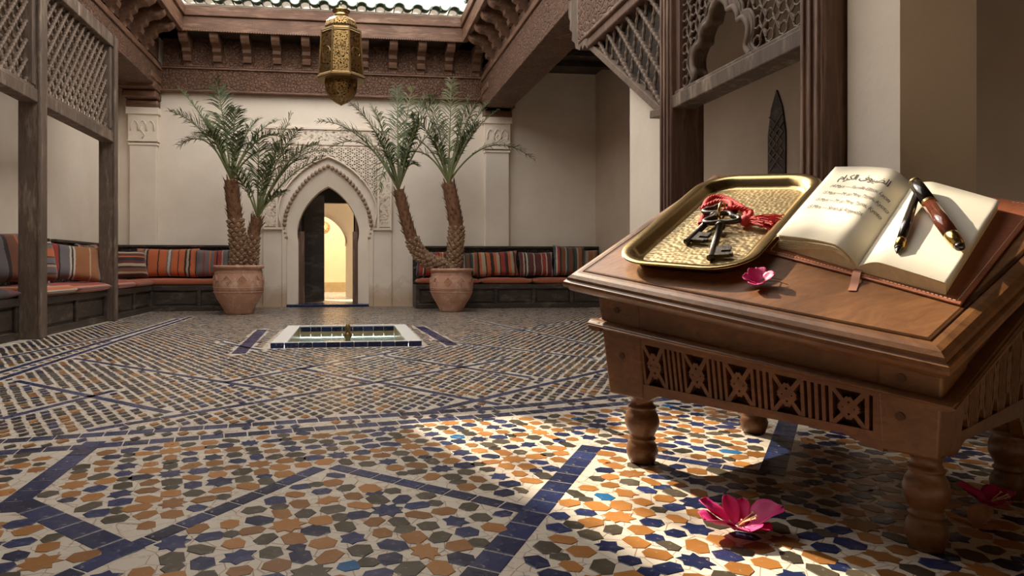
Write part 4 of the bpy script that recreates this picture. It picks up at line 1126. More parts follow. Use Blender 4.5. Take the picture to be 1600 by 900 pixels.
potted_palm(1.63, 10.12, 0.34, 'pair of date palms, one trunk leaning, in the terracotta pot right of the doorway', [
    ([(-0.02, 0, 0.62), (-0.20, 0, 0.74), (-0.46, 0, 0.86), (-0.62, 0, 1.12), (-0.74, 0, 1.5), (-0.85, 0, 1.93)], 0.12, 0.085,
     [(-1.22, 0.0, 1.05, 0.6), (-1.02, 0.2, 0.70, 0.72), (-0.72, -0.1, 1.28, 0.5), (0.22, 0.1, 1.62, 0.3), (-0.38, 0.3, 1.35, 0.3), (0.55, -0.2, 1.40, 0.4), (-0.32, -0.3, -0.02, 0.95), (0.75, 0.2, 1.05, 0.5), (-0.02, 0.0, 1.62, 0.1), (0.45, 0.3, 1.55, 0.25), (-0.85, 0.3, 1.0, 0.5)]),
    ([(0.03, 0.05, 0.62), (0.07, 0.05, 0.95), (0.08, 0.05, 1.4), (-0.04, 0.05, 2.06)], 0.13, 0.105,
     [(0.05, 0.0, 1.62, 0.1), (0.35, 0.1, 1.40, 0.25), (0.80, 0.0, 1.18, 0.4), (1.36, -0.1, 0.40, 0.80), (-0.45, 0.1, 1.38, 0.35), (-0.62, -0.2, 1.0, 0.45), (-1.10, -0.1, 0.02, 0.95), (0.55, 0.3, 1.0, 0.45), (0.42, -0.3, 1.25, 0.35), (-0.25, 0.3, 1.45, 0.25), (0.68, 0.2, 1.35, 0.3), (-0.8, 0.2, 0.75, 0.55)])])

# ---- hanging lantern over the basin
LX, LY = -0.077, 6.56
lan = thing('hanging_lantern', (LX, LY, 2.37), 'pierced brass eight-sided lantern hanging on a chain over the basin', 'lantern')
rot8 = PI / 8 - PI / 2 + math.atan(0.12) * 0
def oct_pt(r, k, z): a = rot8 + PI / 4 * k; return (LX + r * math.cos(a), LY + r * math.sin(a), z)
for k in range(8):
    mb = MB(); mb.add([oct_pt(0.234, k, 2.63), oct_pt(0.234, k + 1, 2.63), oct_pt(0.205, k + 1, 3.07), oct_pt(0.205, k, 3.07)], [(0, 1, 2, 3)]); mb.build('pierced_panel', 'pierced', lan, solid=0.006)
    mb = MB()
    mb.tube([oct_pt(0.238, k, 2.61), oct_pt(0.208, k, 3.09)], 0.011, 6)
    for z, rr in ((2.635, 0.236), (3.065, 0.207)): mb.tube([oct_pt(rr, k, z), oct_pt(rr, k + 1, z)], 0.010, 6)
    c0 = (Vector(oct_pt(0.222, k, 2.85)) + Vector(oct_pt(0.222, k + 1, 2.85))) / 2; tx = (Vector(oct_pt(1, k + 1, 0)) - Vector(oct_pt(1, k, 0))).normalized()
    mb.tube([c0 + tx * 0.055 * math.cos(t) + Vector((0, 0, 0.055 * math.sin(t))) for t in [2 * PI * q / 12 for q in range(12)]], 0.005, 5, closed=True)
    mb.build('panel_frame', 'lantern_metal', lan)
    mb = MB()
    rings = [(0.165, 3.10), (0.172, 3.14), (0.158, 3.19), (0.125, 3.225), (0.07, 3.25)]
    for (ra, za), (rb, zb) in zip(rings, rings[1:]): mb.add([oct_pt(ra, k, za), oct_pt(ra, k + 1, za), oct_pt(rb, k + 1, zb), oct_pt(rb, k, zb)], [(0, 1, 2, 3)])
    mb.build('dome_panel', 'pierced', lan, solid=0.005)
    mb = MB(); rings = [(0.165, 2.60), (0.168, 2.55), (0.15, 2.49), (0.11, 2.435), (0.05, 2.39), (0.012, 2.37)]
    for (ra, za), (rb, zb) in zip(rings, rings[1:]): mb.add([oct_pt(ra, k, za), oct_pt(ra, k + 1, za), oct_pt(rb, k + 1, zb), oct_pt(rb, k, zb)], [(0, 3, 2, 1)])
    mb.build('bowl_panel', 'pierced', lan, solid=0.005)
    mb = MB(); mb.tube([oct_pt(r_ + 0.003, k, z_) for r_, z_ in rings], 0.006, 5); mb.build('bowl_rib', 'lantern_metal', lan)
mb = MB(); mb.lathe([(0.0, 2.45), (0.09, 2.50), (0.13, 2.58), (0.17, 2.66), (0.165, 3.04), (0.13, 3.15), (0.05, 3.2), (0.0, 3.21)], 8, (LX, LY, 0), 0, rot8); mb.build('dark_core', 'lantern_dark', lan)  # dark core added so the pierced holes read as dark
mb = MB(); mb.lathe([(0.15, 2.595), (0.25, 2.60), (0.255, 2.62), (0.24, 2.635), (0.15, 2.63)], 8, (LX, LY, 0), 0, rot8); mb.build('lower_flange', 'lantern_metal', lan)
mb = MB(); mb.lathe([(0.15, 3.075), (0.215, 3.08), (0.21, 3.10), (0.16, 3.11)], 8, (LX, LY, 0), 0, rot8); mb.build('upper_flange', 'lantern_metal', lan)
mb = MB(); mb.lathe([(0.07, 3.24), (0.085, 3.25), (0.075, 3.27), (0.078, 3.30), (0.092, 3.315), (0.08, 3.32), (0.02, 3.33), (0.015, 3.36)], 16, (LX, LY, 0)); mb.build('cap', 'brass', lan, True)
mb = MB(); mb.lathe([(0.001, 2.352), (0.014, 2.362), (0.012, 2.38)], 10, (LX, LY, 0)); mb.build('finial', 'lantern_metal', lan, True)
mb = MB()
for q in range(33):
    z = 3.37 + q * 0.047; pts = [(0.011 * math.cos(t), 0.028 * math.sin(t)) for t in [2 * PI * i / 8 for i in range(8)]]
    mb.tube([(LX + (a if q % 2 else 0), LY + (0 if q % 2 else a), z + b) for a, b in pts], 0.004, 4, closed=True)
mb.build('chain', 'iron', lan)
mb = MB(); mb.tube([(-2.7, LY, 4.93), (LX, LY, 4.90), (1.95, LY, 4.93)], 0.012, 6)
tag(mb.build('steel_cable', 'iron', base=(LX, LY, 4.9)), 'steel cable across the court that carries the lantern chain', 'cable')
# small globe lantern in the far court
gl = thing('globe_lantern', (-0.62, 16.2, 1.55), 'small round lantern hanging in the bright court beyond the door', 'lantern')
mb = MB(); mb.lathe([(0.0, 1.52)] + [(0.16 * math.sin(PI * k / 10), 1.68 - 0.16 * math.cos(PI * k / 10)) for k in range(1, 10)] + [(0.0, 1.84)], 16, (-0.62, 16.2, 0)); mb.build('globe', 'pierced', gl, True)
mb = MB(); mb.tube([(-0.62, 16.2, 1.84), (-0.62, 16.2, 3.4)], 0.008, 5); mb.build('chain', 'iron', gl)
ld = bpy.data.lights.new('globe_bulb', 'POINT'); ld.energy = 8; ld.color = (1, 0.82, 0.58); ld.shadow_soft_size = 0.06
lo = bpy.data.objects.new('globe_bulb', ld); C.objects.link(lo); lo.location = (-0.62, 16.2, 1.68)

# ---- writing desk with a sloping top
TA = Vector((0.811, 2.3898, 0.6913)); EX = Vector((0.4663, -0.8725, -0.1462)).normalized(); NZ = Vector((-0.3117, -0.3167, 0.8959)).normalized()
EY = NZ.cross(EX).normalized()
TM = Matrix(((EX.x, EY.x, NZ.x, TA.x), (EX.y, EY.y, NZ.y, TA.y), (EX.z, EY.z, NZ.z, TA.z), (0, 0, 0, 1)))   # desk-top frame
def ztop(x, y): return TA.z - (NZ.x * (x - TA.x) + NZ.y * (y - TA.y)) / NZ.z
desk = thing('writing_desk', (1.55, 2.1, 0), 'carved walnut writing desk with sloping top and turned legs', 'desk')
TQ = [(0, 0), (1.222, 0), (1.290, 0.978), (-0.066, 1.146)]
def off_quad(Q, d):
    out = []; n = len(Q)
    for i in range(n):
        p0, p1, p2 = Vector(Q[i - 1]), Vector(Q[i]), Vector(Q[(i + 1) % n])
        a = (p1 - p0).normalized(); b = (p2 - p1).normalized()
        na, nb = Vector((-a.y, a.x)), Vector((-b.y, b.x))
        k = 1 + na.dot(nb); out.append(p1 + (na + nb) * (d / k))
    return out
prof = [(0.16, -0.072), (0.022, -0.072), (0.016, -0.066), (0.012, -0.052), (0.002, -0.048), (0.0, -0.036), (0.004, -0.026), (0.014, -0.022), (0.018, -0.012), (0.030, -0.004), (0.046, -0.001), (0.060, -0.001), (0.0615, -0.006), (0.0645, -0.006), (0.066, 0.0), (0.075, 0.0)]
mb = MB(); V = []
for d, z in prof:
    for q in off_quad(TQ, d): V.append(TM @ Vector((q.x, q.y, z)))
F = [(i * 4 + j, i * 4 + (j + 1) % 4, (i + 1) * 4 + (j + 1) % 4, (i + 1) * 4 + j) for i in range(len(prof) - 1) for j in range(4)]
k = (len(prof) - 1) * 4; mb.add(V, F + [(3, 2, 1, 0)])
mb.build('top_moulding', 'table', desk)
mb = MB(); q = off_quad(TQ, 0.066)
mb.hexa([TM @ Vector((a.x, a.y, -0.03)) for a in q] + [TM @ Vector((a.x, a.y, 0.0)) for a in q])
topb = mb.build('top_board', 'table_top', desk)
fa = Vector((0.452, -0.892)).normalized(); fb_ = Vector((-fa.y, fa.x))
FL, FR = Vector((1.0815, 2.265)), Vector((1.4778, 1.484))
RR_, RL = FR + fb_ * 0.66, FL + fb_ * 0.76
LEGZ = 0.265
legprof = [(0.0, 0.0), (0.044, 0.0), (0.050, 0.006), (0.060, 0.03), (0.064, 0.05), (0.056, 0.072), (0.046, 0.084), (0.052, 0.088), (0.054, 0.094), (0.046, 0.100), (0.052, 0.112), (0.066, 0.138), (0.069, 0.158), (0.062, 0.182), (0.05, 0.198), (0.054, 0.203), (0.056, 0.209), (0.048, 0.215), (0.043, 0.225), (0.05, 0.243), (0.06, 0.252), (0.062, LEGZ), (0.0, LEGZ)]
corners = [(FL, -fa - fb_), (FR, fa - fb_), (RR_, fa + fb_), (RL, -fa + fb_)]
BB, BT = [], []
for c, d in corners:
    rs = 0.62 if d.dot(fa) > 0 else 1.0
    d_ = fa * d.dot(fa) * rs + fb_ * d.dot(fb_); pb = c + d_ * 0.085; pt_ = c + d_ * 0.115
    BB.append(Vector((pb.x, pb.y, LEGZ + 0.01))); BT.append(Vector((pt_.x, pt_.y, ztop(pt_.x, pt_.y) - 0.07)))
for i, (c, d) in enumerate(corners):
    mb = MB(); mb.lathe([(r_ * (0.9, 0.74, 0.78, 0.88)[i], z_) for r_, z_ in legprof], 24, (c.x, c.y, 0)); leg = mb.build('leg', 'table', desk, True)
    # square corner block above the turned leg, tapering down
    sx, sy = d.dot(fa), d.dot(fb_)
    lo_, hi_ = [], []
    for ux, uy in ((0, 0), (1, 0), (1, 1), (0, 1)):
        def cc(w_): return c + fa * sx * ((w_ * (0.62 if sx > 0 else 1.0)) if ux else -0.07) + fb_ * sy * (w_ if uy else -0.07)
        a_, b_ = cc(0.082), cc(0.113)
        lo_.append(Vector((a_.x, a_.y, LEGZ - 0.012))); hi_.append(Vector((b_.x, b_.y, ztop(b_.x, b_.y) - 0.075)))
    mb = MB(); mb.hexa(lo_ + hi_); mb.build('corner_block', 'table', desk, bevel=0.006, fix=True)
    mb = MB(); mb.lathe([(0.012, -0.006), (0.012, 0.003), (0.007, 0.005)], 10)
for i in range(4):
    P0, P1, Q0, Q1 = BB[i], BB[(i + 1) % 4], BT[i], BT[(i + 1) % 4]
    e = (P1 - P0); Nn = Vector((e.y, -e.x, 0)).normalized(); L = Vector((e.x, e.y)).length
    cen = (BB[0] + BB[1] + BB[2] + BB[3]) / 4
    if Nn.dot(P0 - cen) < 0: Nn = -Nn
    def S(u, w, o): return P0.lerp(P1, u).lerp(Q0.lerp(Q1, u), w) + Nn * o
    def sq(mb, pts, o0, o1): mb.hexa([S(u, w, o0) for u, w in pts] + [S(u, w, o1) for u, w in pts])
    def sb(mb, u0, u1, w0, w1, o0, o1): sq(mb, [(u0, w0), (u1, w0), (u1, w1), (u0, w1)], o0, o1)
    b0 = 0.118 / L
    mb = MB(); sb(mb, b0, 1 - b0, 0.66, 1.0, -0.05, -0.006); mb.build('frieze_board', 'table', desk, fix=True)
    mb = MB(); K = 7
    pr_ = [(0.605, -0.02), (0.605, 0.008)] + [(0.61 + 0.085 * q / K, 0.010 + 0.026 * math.sin(PI * (q + 0.5) / (K + 1))) for q in range(K + 1)] + [(0.70, 0.006), (0.70, -0.02)]
    V = [S(-0.03, w, o) for w, o in pr_] + [S(1.03, w, o) for w, o in pr_]; n = len(pr_)
    mb.add(V, [(q, (q + 1) % n, n + (q + 1) % n, n + q) for q in range(n)] + [tuple(range(n)), tuple(range(2 * n - 1, n - 1, -1))])
    mb.build('half_round_moulding', 'table', desk, fix=True)
    u0, u1, w0, w1 = b0 + 0.03, 1 - b0 - 0.02, 0.10, 0.535
    # apron: solid board framing a pierced panel
    mb = MB()
    sb(mb, b0, 1 - b0, w1, 0.62, -0.035, -0.004); sb(mb, b0, u0, w0, w1, -0.035, -0.004); sb(mb, u1, 1 - b0, w0, w1, -0.035, -0.004)
    NB = 24
    def low(t):                               # ogee lower edge
        e_ = min(t, 1 - t); 
        if e_ < 0.07: return -0.14 + 0.06 * (e_ / 0.07)
        if e_ < 0.12: return -0.08 + 0.08 * math.sin(PI / 2 * (e_ - 0.07) / 0.05)
        return 0.0
    for q in range(NB):
        ta, tb = q / NB, (q + 1) / NB; ua, ub = b0 + (1 - 2 * b0) * ta, b0 + (1 - 2 * b0) * tb
        sq(mb, [(ua, low(ta)), (ub, low(tb)), (ub, w0), (ua, w0)], -0.035, -0.004)
    mb.build('apron', 'table', desk, fix=True)
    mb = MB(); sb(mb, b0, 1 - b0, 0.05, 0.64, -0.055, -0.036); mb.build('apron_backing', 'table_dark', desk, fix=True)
    if i in (0, 1):
        # fretwork: interlaced diamonds between upright bars
        asp = (w1 - w0) * ((Q0 - P0).length + (Q1 - P1).length) / 2 / L      # height of the panel in u units
        def bar(mb, p_, q_, wd):
            (ua, wa), (ub, wb) = p_, q_
            kx = asp / (w1 - w0); d = Vector((ub - ua, (wb - wa) * kx)).normalized(); nx, ny = -d.y * wd, d.x * wd / kx
            sq(mb, [(ua - nx, wa - ny), (ub - nx, wb - ny), (ub + nx, wb + ny), (ua + nx, wa + ny)], -0.034, -0.006)
        t = 0.0062; span = u1 - u0
        cells = [('b', 1), ('m', 3), ('b', 4), ('m', 3), ('b', 3), ('m', 3), ('b', 3), ('m', 3), ('b', 4), ('m', 3), ('b', 1)]
        tot = sum(3.4 if c == 'm' else n_ * 0.72 for c, n_ in cells); uu = u0
        for ci, (c, n_) in enumerate(cells):
            wdt = span * (3.4 if c == 'm' else n_ * 0.72) / tot; mb = MB()
            if c == 'b':
                for q in range(n_ + 1): ub = uu + wdt * q / max(1, n_); bar(mb, (ub, w0 - 0.01), (ub, w1 + 0.01), t * 0.75)
                mb.build('upright_bars', 'table', desk, fix=True)
            else:
                a_, b_ = uu + 0.004, uu + wdt - 0.004; m_ = (a_ + b_) / 2; wm = (w0 + w1) / 2; hw, hh = (b_ - a_) / 2, (w1 - w0) / 2
                g = 0.52
                bar(mb, (a_, w0), (m_ - hw * (1 - g) * 0 - hw * 0.0, wm + hh * 0.0), t) if False else None
                bar(mb, (a_, w0), (b_, w1), t); bar(mb, (a_, w1), (b_, w0), t)
                for s_ in (0.60, 0.27):
                    D = [(m_, wm + hh * s_), (m_ + hw * s_, wm), (m_, wm - hh * s_), (m_ - hw * s_, wm)]
                    for q in range(4): bar(mb, D[q], D[(q + 1) % 4], t * (0.95 if s_ > 0.5 else 0.8))
                mb.build('interlaced_motif', 'table', desk, fix=True)
            uu += wdt
# wooden pegs on the corner blocks
for i in range(2):
    P0, P1, Q0, Q1 = BB[0], BB[1], BT[0], BT[1]
    e = P1 - P0; Nn = Vector((e.y, -e.x, 0)).normalized(); cen = (BB[0] + BB[2]) / 2
    if Nn.dot(P0 - cen) < 0: Nn = -Nn
    for w in (0.36, 0.84):
        c = P0.lerp(P1, 0.08 if i == 0 else 0.92).lerp(Q0.lerp(Q1, 0.08 if i == 0 else 0.92), w)
        ax = Nn.orthogonal().normalized(); ay = Nn.cross(ax)
        mb = MB(); mb.tube([c - Nn * 0.004, c + Nn * 0.003], 0.011, 10); mb.build('peg', 'table_dark', desk)

# ---- things on the desk: modelled in the desk-top frame
def top_thing(name, s, t, label, cat, group=None, rz=0, h=0.0):
    return thing(name, None, label, cat, group, TM @ Matrix.Translation((s, t, h)) @ Matrix.Rotation(rz, 4, 'Z'))
# brass tray
tray = top_thing('brass_tray', 0.335, 0.565, 'long brass tray with hammered bottom and raised rim on the desk', 'tray', None, R(9), 0.001)
def rrect(hx, hy, r, n=8):
    out = []
    for cx_, cy_, a0 in ((hx - r, hy - r, 0), (-hx + r, hy - r, PI / 2), (-hx + r, -hy + r, PI), (hx - r, -hy + r, 3 * PI / 2)):
        for k in range(n + 1): a = a0 + PI / 2 * k / n; out.append((cx_ + r * math.cos(a), cy_ + r * math.sin(a)))
    return out
HX, HY, CRN = 0.245, 0.445, 0.145
tp = [(0.075, 0.007), (0.066, 0.009), (0.056, 0.018), (0.045, 0.038), (0.030, 0.047), (0.012, 0.050), (0.002, 0.048), (0.0, 0.044), (0.004, 0.040), (0.028, 0.036), (0.042, 0.022), (0.058, 0.0), (0.075, 0.0)]
mb = MB(); loops = [rrect(HX - d, HY - d, CRN - d) for d, z in tp]; n = len(loops[0])
V = [(x, y, tp[i][1]) for i, l in enumerate(loops) for x, y in l]
mb.add(V, [(i * n + j, (i + 1) * n + j, (i + 1) * n + (j + 1) % n, i * n + (j + 1) % n) for i in range(len(tp) - 1) for j in range(n)])
mb.build('rim', 'brass', tray, True, fix=False)
mb = MB(); l = rrect(HX - 0.075, HY - 0.075, CRN - 0.075)
mb.add([(x, y, 0.007) for x, y in l] + [(x, y, 0.0) for x, y in l], [tuple(range(n)), tuple(range(2 * n - 1, n - 1, -1))]); mb.build('hammered_bottom', 'hammered', tray)
# keys on a red cord
keys = top_thing('key_bunch', 0.31, 0.60, 'two old iron keys on a red tasselled cord lying in the brass tray', 'keys', None, 0, 0.0085)
def L2(s, t, h): return Vector((s - 0.31, t - 0.60, h - 0.0085))
def key(bow, tip, h0, h1, bitside):
    b, t = L2(*bow, h0), L2(*tip, h1); d = (t - b).normalized(); sd = d.cross(Vector((0, 0, 1))).normalized(); up = sd.cross(d)
    r = 0.0125; mb = MB(); Lk = (t - b).length
    o = keys
    st = b + d * 0.045
    ts = [0.0, 0.03, 0.032, 0.05, 0.052, 0.06, 0.085, 0.09, 0.97, 0.99, 1.0]; rs = [0.8, 0.9, 1.35, 1.35, 1.0, 1.45, 1.45, 1.0, 0.95, 1.15, 1.1]
    mb.tube([st.lerp(t, q) for q in ts], [r * q for q in rs], 12); kk = mb.build('key', 'iron', keys, True)
    mb = MB()                                   # trefoil bow
    loop = []
    for q in range(30):
        a = 2 * PI * q / 30; rad = 0.040 + 0.011 * math.cos(3 * a + 0)
        loop.append(b + sd * (rad * 1.32 * math.sin(a)) - d * (rad * 0.95 * math.cos(a) - 0.0) )
    mb.tube(loop, 0.0105, 8, closed=True); mb.build('bow', 'iron', kk, True)
    mb = MB()
    def bx(a0, a1, s0, s1): mb.hexa([t - d * a0 + sd * s0 * bitside - up * 0.006, t - d * a1 + sd * s0 * bitside - up * 0.006, t - d * a1 + sd * s1 * bitside - up * 0.006, t - d * a0 + sd * s1 * bitside - up * 0.006,
                                     t - d * a0 + sd * s0 * bitside + up * 0.006, t - d * a1 + sd * s0 * bitside + up * 0.006, t - d * a1 + sd * s1 * bitside + up * 0.006, t - d * a0 + sd * s1 * bitside + up * 0.006])
    bx(0.012, 0.075, 0.0, 0.030); bx(0.012, 0.030, 0.030, 0.058); bx(0.044, 0.075, 0.030, 0.058); bx(0.018, 0.030, 0.055, 0.068)
    mb.build('bit', 'iron', kk, fix=True)
    return kk
key((0.344, 0.545), (0.462, 0.268), 0.044, 0.022, -1)
key((0.280, 0.640), (0.309, 0.362), 0.036, 0.022, -1)
mb = MB(); c = L2(0.309, 0.600, 0.05)
mb.tube([c + Vector((0.30, -0.9, 0)).normalized() * 0.045 * math.cos(t) + Vector((0, 0, 0.034 * math.sin(t))) for t in [2 * PI * q / 20 for q in range(20)]], 0.005, 6, closed=True); mb.build('ring', 'brass', keys, True)
def rope(pts, r=0.0085):
    P = catmull([L2(*q) for q in pts], 14); mb = MB()
    for ph in (0, 2 * PI / 3, 4 * PI / 3):
        V = []; s_ = 0
        for i, p_ in enumerate(P):
            T = (P[min(i + 1, len(P) - 1)] - P[max(i - 1, 0)]).normalized(); a = T.cross(Vector((0, 0, 1))).normalized(); b = a.cross(T)
            if i: s_ += (P[i] - P[i - 1]).length
            th = ph + s_ * 150; V.append(p_ + (a * math.cos(th) + b * math.sin(th)) * r * 0.62)
        mb.tube(V, r * 0.68, 6)
    return mb
rope([(0.412, 0.583, 0.03), (0.357, 0.667, 0.034), (0.294, 0.722, 0.03), (0.228, 0.775, 0.024), (0.168, 0.800, 0.022), (0.146, 0.765, 0.02), (0.177, 0.687, 0.02), (0.197, 0.675, 0.02), (0.226, 0.598, 0.018), (0.259, 0.527, 0.018)]).build('cord', 'red_cord', keys, True)
rope([(0.18, 0.66, 0.024), (0.205, 0.715, 0.03), (0.247, 0.722, 0.036), (0.300, 0.676, 0.05), (0.330, 0.625, 0.05)]).build('cord', 'red_cord', keys, True)
rope([(0.412, 0.583, 0.03), (0.400, 0.64, 0.036), (0.345, 0.64, 0.048), (0.315, 0.60, 0.05)]).build('cord', 'red_cord', keys, True)
mb = MB(); kc = L2(0.422, 0.566, 0.034); mb.lathe([(0.0, -0.022), (0.014, -0.018), (0.023, -0.006), (0.023, 0.006), (0.014, 0.018), (0.0, 0.022)], 12, kc); mb.build('knot', 'red_cord', keys, True)
mb = MB(); rr = random.Random(3)
for q in range(130):
    a = rr.uniform(-0.42, 0.36); l = rr.uniform(0.085, 0.125); d0 = Vector((math.cos(a + 0.05), math.sin(a + 0.05), 0))
    z1 = rr.uniform(-0.018, 0.014)
    p0 = kc + Vector((0.012, rr.uniform(-0.014, 0.014), rr.uniform(-0.01, 0.012))); p2 = kc + d0 * l + Vector((0, rr.uniform(-0.01, 0.01), z1))
    mb.tube(bez(p0, p0.lerp(p2, 0.5) + Vector((0, rr.uniform(-0.008, 0.008), rr.uniform(0, 0.022))), p2, 4), 0.0019, 4)
mb.build('tassel', 'red_cord', keys)

# open guest book
BO = Vector((0.86, 0.66))
book = top_thing('guest_book', 0.86, 0.66, 'open guest book with handwritten page and brown leather cover on the desk', 'book', None, 0, 0.001)
def B3(s, t, h): return Vector((s - BO.x, t - BO.y, h))
LTL, LBL, SPB, SPT, RTR, RBR = (0.509, 1.085), (0.614, 0.431), (0.888, 0.345), (0.790, 1.000), (1.068, 0.855), (1.121, 0.282)
def lerp2(a, b, t): return (a[0] + (b[0] - a[0]) * t, a[1] + (b[1] - a[1]) * t)
def leftP(a, b, dh=0.0):
    """a: 0 outer edge .. 1 spine, b: 0 bottom .. 1 top"""
    o = lerp2(LBL, LTL, b); s_ = lerp2(SPB, SPT, b); p_ = lerp2(o, s_, a)
    h = 0.046 + 0.030 * math.sin(PI * min(1, a * 1.05) * 0.62) - 0.052 * max(0, (a - 0.72) / 0.28) ** 1.8
    return B3(*p_, h + dh)
def rightP(a, b, dh=0.0):
    """a: 0 spine .. 1 outer edge"""
    s_ = lerp2(SPB, SPT, b); o = lerp2(RBR, RTR, b); p_ = lerp2(s_, o, a)
    h = 0.022 + 0.034 * math.sin(PI / 2 * min(1, a / 0.30)) - 0.018 * a ** 1.5
    return B3(*p_, h + dh)
for fn, nm in ((leftP, 'left_leaves'), (rightP, 'right_leaves')):
    N = 24; mb = MB()
    V = [fn(i / N, j / 4) for j in range(5) for i in range(N + 1)]
    F = [(j * (N + 1) + i, j * (N + 1) + i + 1, (j + 1) * (N + 1) + i + 1, (j + 1) * (N + 1) + i) for j in range(4) for i in range(N)]
    mb.add(V, F, 0)
    loop = [(i / N, 0.0) for i in range(N + 1)] + [(1.0, j / 4) for j in range(1, 5)] + [(i / N, 1.0) for i in range(N - 1, -1, -1)] + [(0.0, j / 4) for j in range(3, 0, -1)]
    def low_(a, b):
        q = fn(a, b); return Vector((q.x, q.y, 0.006))
    V = [fn(a, b) for a, b in loop] + [low_(a, b) for a, b in loop]; n = len(loop)
    mb.add(V, [(q, n + q, n + (q + 1) % n, (q + 1) % n) for q in range(n)], 1)
    mb.build(nm, ['paper', 'page_edge'], book, True).data.polygons.foreach_set('use_smooth', [True] * (4 * N) + [False] * n)
# single leaves lifting off the block
for k, (fn, lift) in enumerate(((leftP, 0.004), (leftP, 0.010), (rightP, 0.004))):
    mb = MB(); N = 20
    def pg(u, v): 
        a = u
        e = (1 - a) if fn is leftP else a
        q = fn(a, v, 0.0006); return q + Vector((( -0.006 if fn is leftP else 0.007) * e, -0.004 * e, lift * e * e))
    mb.grid(pg, N, 4); mb.build('loose_leaf', 'paper', book, True, solid=0.0008)
# stacked page edges at the foot of the left block
for k in range(6):
    mb = MB(); N = 16
    mb.tube([leftP(i / N * 0.92, 0.0) * 1.0 + Vector((-0.001, -0.0035, -0.038 * (1 - k / 6) * (1 - 0.7 * i / N) - 0.004)) for i in range(N + 1)], 0.0022, 5); mb.build('page_layer', 'page_edge', book)
cv = [(0.480, 1.062), (0.583, 0.392), (0.893, 0.318), (1.165, 0.245), (1.150, 0.930), (0.80, 1.03)]
mb = MB(); mb.prism(cv, lambda a, b, h: B3(a, b, h), 0.0, 0.007); mb.build('cover', 'leather', book, bevel=0.003, fix=True)
mb = MB()
def stitch(p, q, k):
    p, q = Vector(p), Vector(q)
    for i in range(k):
        a, b = p.lerp(q, (i + 0.15) / k), p.lerp(q, (i + 0.75) / k)
        mb.tube([B3(a.x, a.y, 0.0075), B3(b.x, b.y, 0.0075)], 0.0014, 4)
stitch((0.596, 0.404), (0.885, 0.332), 26); stitch((0.90, 0.330), (1.152, 0.260), 24); stitch((1.153, 0.262), (1.139, 0.915), 58); stitch((1.137, 0.918), (1.08, 0.93), 5); stitch((0.494, 1.05), (0.594, 0.41), 50)
mb.build('stitching', 'thread', book)
mb = MB()
rib = [B3(0.888, 0.36, 0.012), B3(0.893, 0.325, 0.014), B3(0.900, 0.300, 0.012), B3(0.908, 0.270, 0.002), B3(0.917, 0.235, 0.0015)]
wv = Vector((0.010, 0.003, 0)); V = []
for q in catmull(rib, 5): V += [q - wv, q + wv]
n = len(V) // 2; mb.add(V, [(2 * i, 2 * i + 1, 2 * i + 3, 2 * i + 2) for i in range(n - 1)]); mb.build('ribbon_bookmark', 'ribbon', book, solid=0.001)
# writing on the left page
def write(body, a0, b0, size, shear, offs, slope=0.0, maxa=None):
    cu = bpy.data.curves.new('line', 'FONT'); cu.body = body; cu.size = 1.0; cu.shear = shear; cu.offset = offs; cu.resolution_u = 3; cu.space_character = 0.92
    o = bpy.data.objects.new('line', cu); C.objects.link(o); bpy.context.view_layer.update()
    me = bpy.data.meshes.new_from_object(o.evaluated_get(bpy.context.evaluated_depsgraph_get()))
    C.objects.unlink(o); bpy.data.objects.remove(o)
    W = 0.285; Hh = 0.66; xs = max(v.co.x for v in me.vertices)
    k = size if maxa is None else (maxa - a0) * W / xs
    rr = random.Random(len(body)); ph = rr.uniform(0, 6)
    for v in me.vertices:
        x, y = v.co.x * k, v.co.y * size
        y += 0.12 * size * math.sin(x * 110 + ph) * 0.5
        a = a0 + x / W; b = b0 + (y + slope * x) / Hh
        p_ = leftP(a, b, 0.0030 + 0.010 * (1 - min(1, a)) ** 2); v.co = p_
    me.materials.clear(); me.materials.append(M['ink'])
    o = bpy.data.objects.new('handwriting', me); C.objects.link(o); o.parent = book
    return o
ar = ''.join(chr(c) for c in [0xFE8D, 0xFEDF, 0xFEC0, 0xFEF4, 0xFEEE, 0xFED1, 0x20, 0xFE8D, 0xFEDF, 0xFEDC, 0xFEAE, 0xFE8D, 0xFEE1])[::-1]
write(ar, 0.18, 0.775, 0.072, 0.0, 0.004, 0.0, 0.84)
write('14 Mars \u2014 Famille Elfassi, Lyon', 0.14, 0.655, 0.040, 0.35, -0.006, -0.02, 0.93)
write('15 Mars \u2014 M. et Mme Tamak, Kyoto', 0.11, 0.555, 0.040, 0.35, -0.006, -0.02, 0.97)
write('15 Mars \u2014 M. et Mme Tamak, Kyoto', 0.09, 0.455, 0.040, 0.35, -0.006, -0.02, 0.95)
write('15 Mars \u2014 Sarah & Angenelas', 0.06, 0.355, 0.040, 0.35, -0.006, -0.02, 0.80)

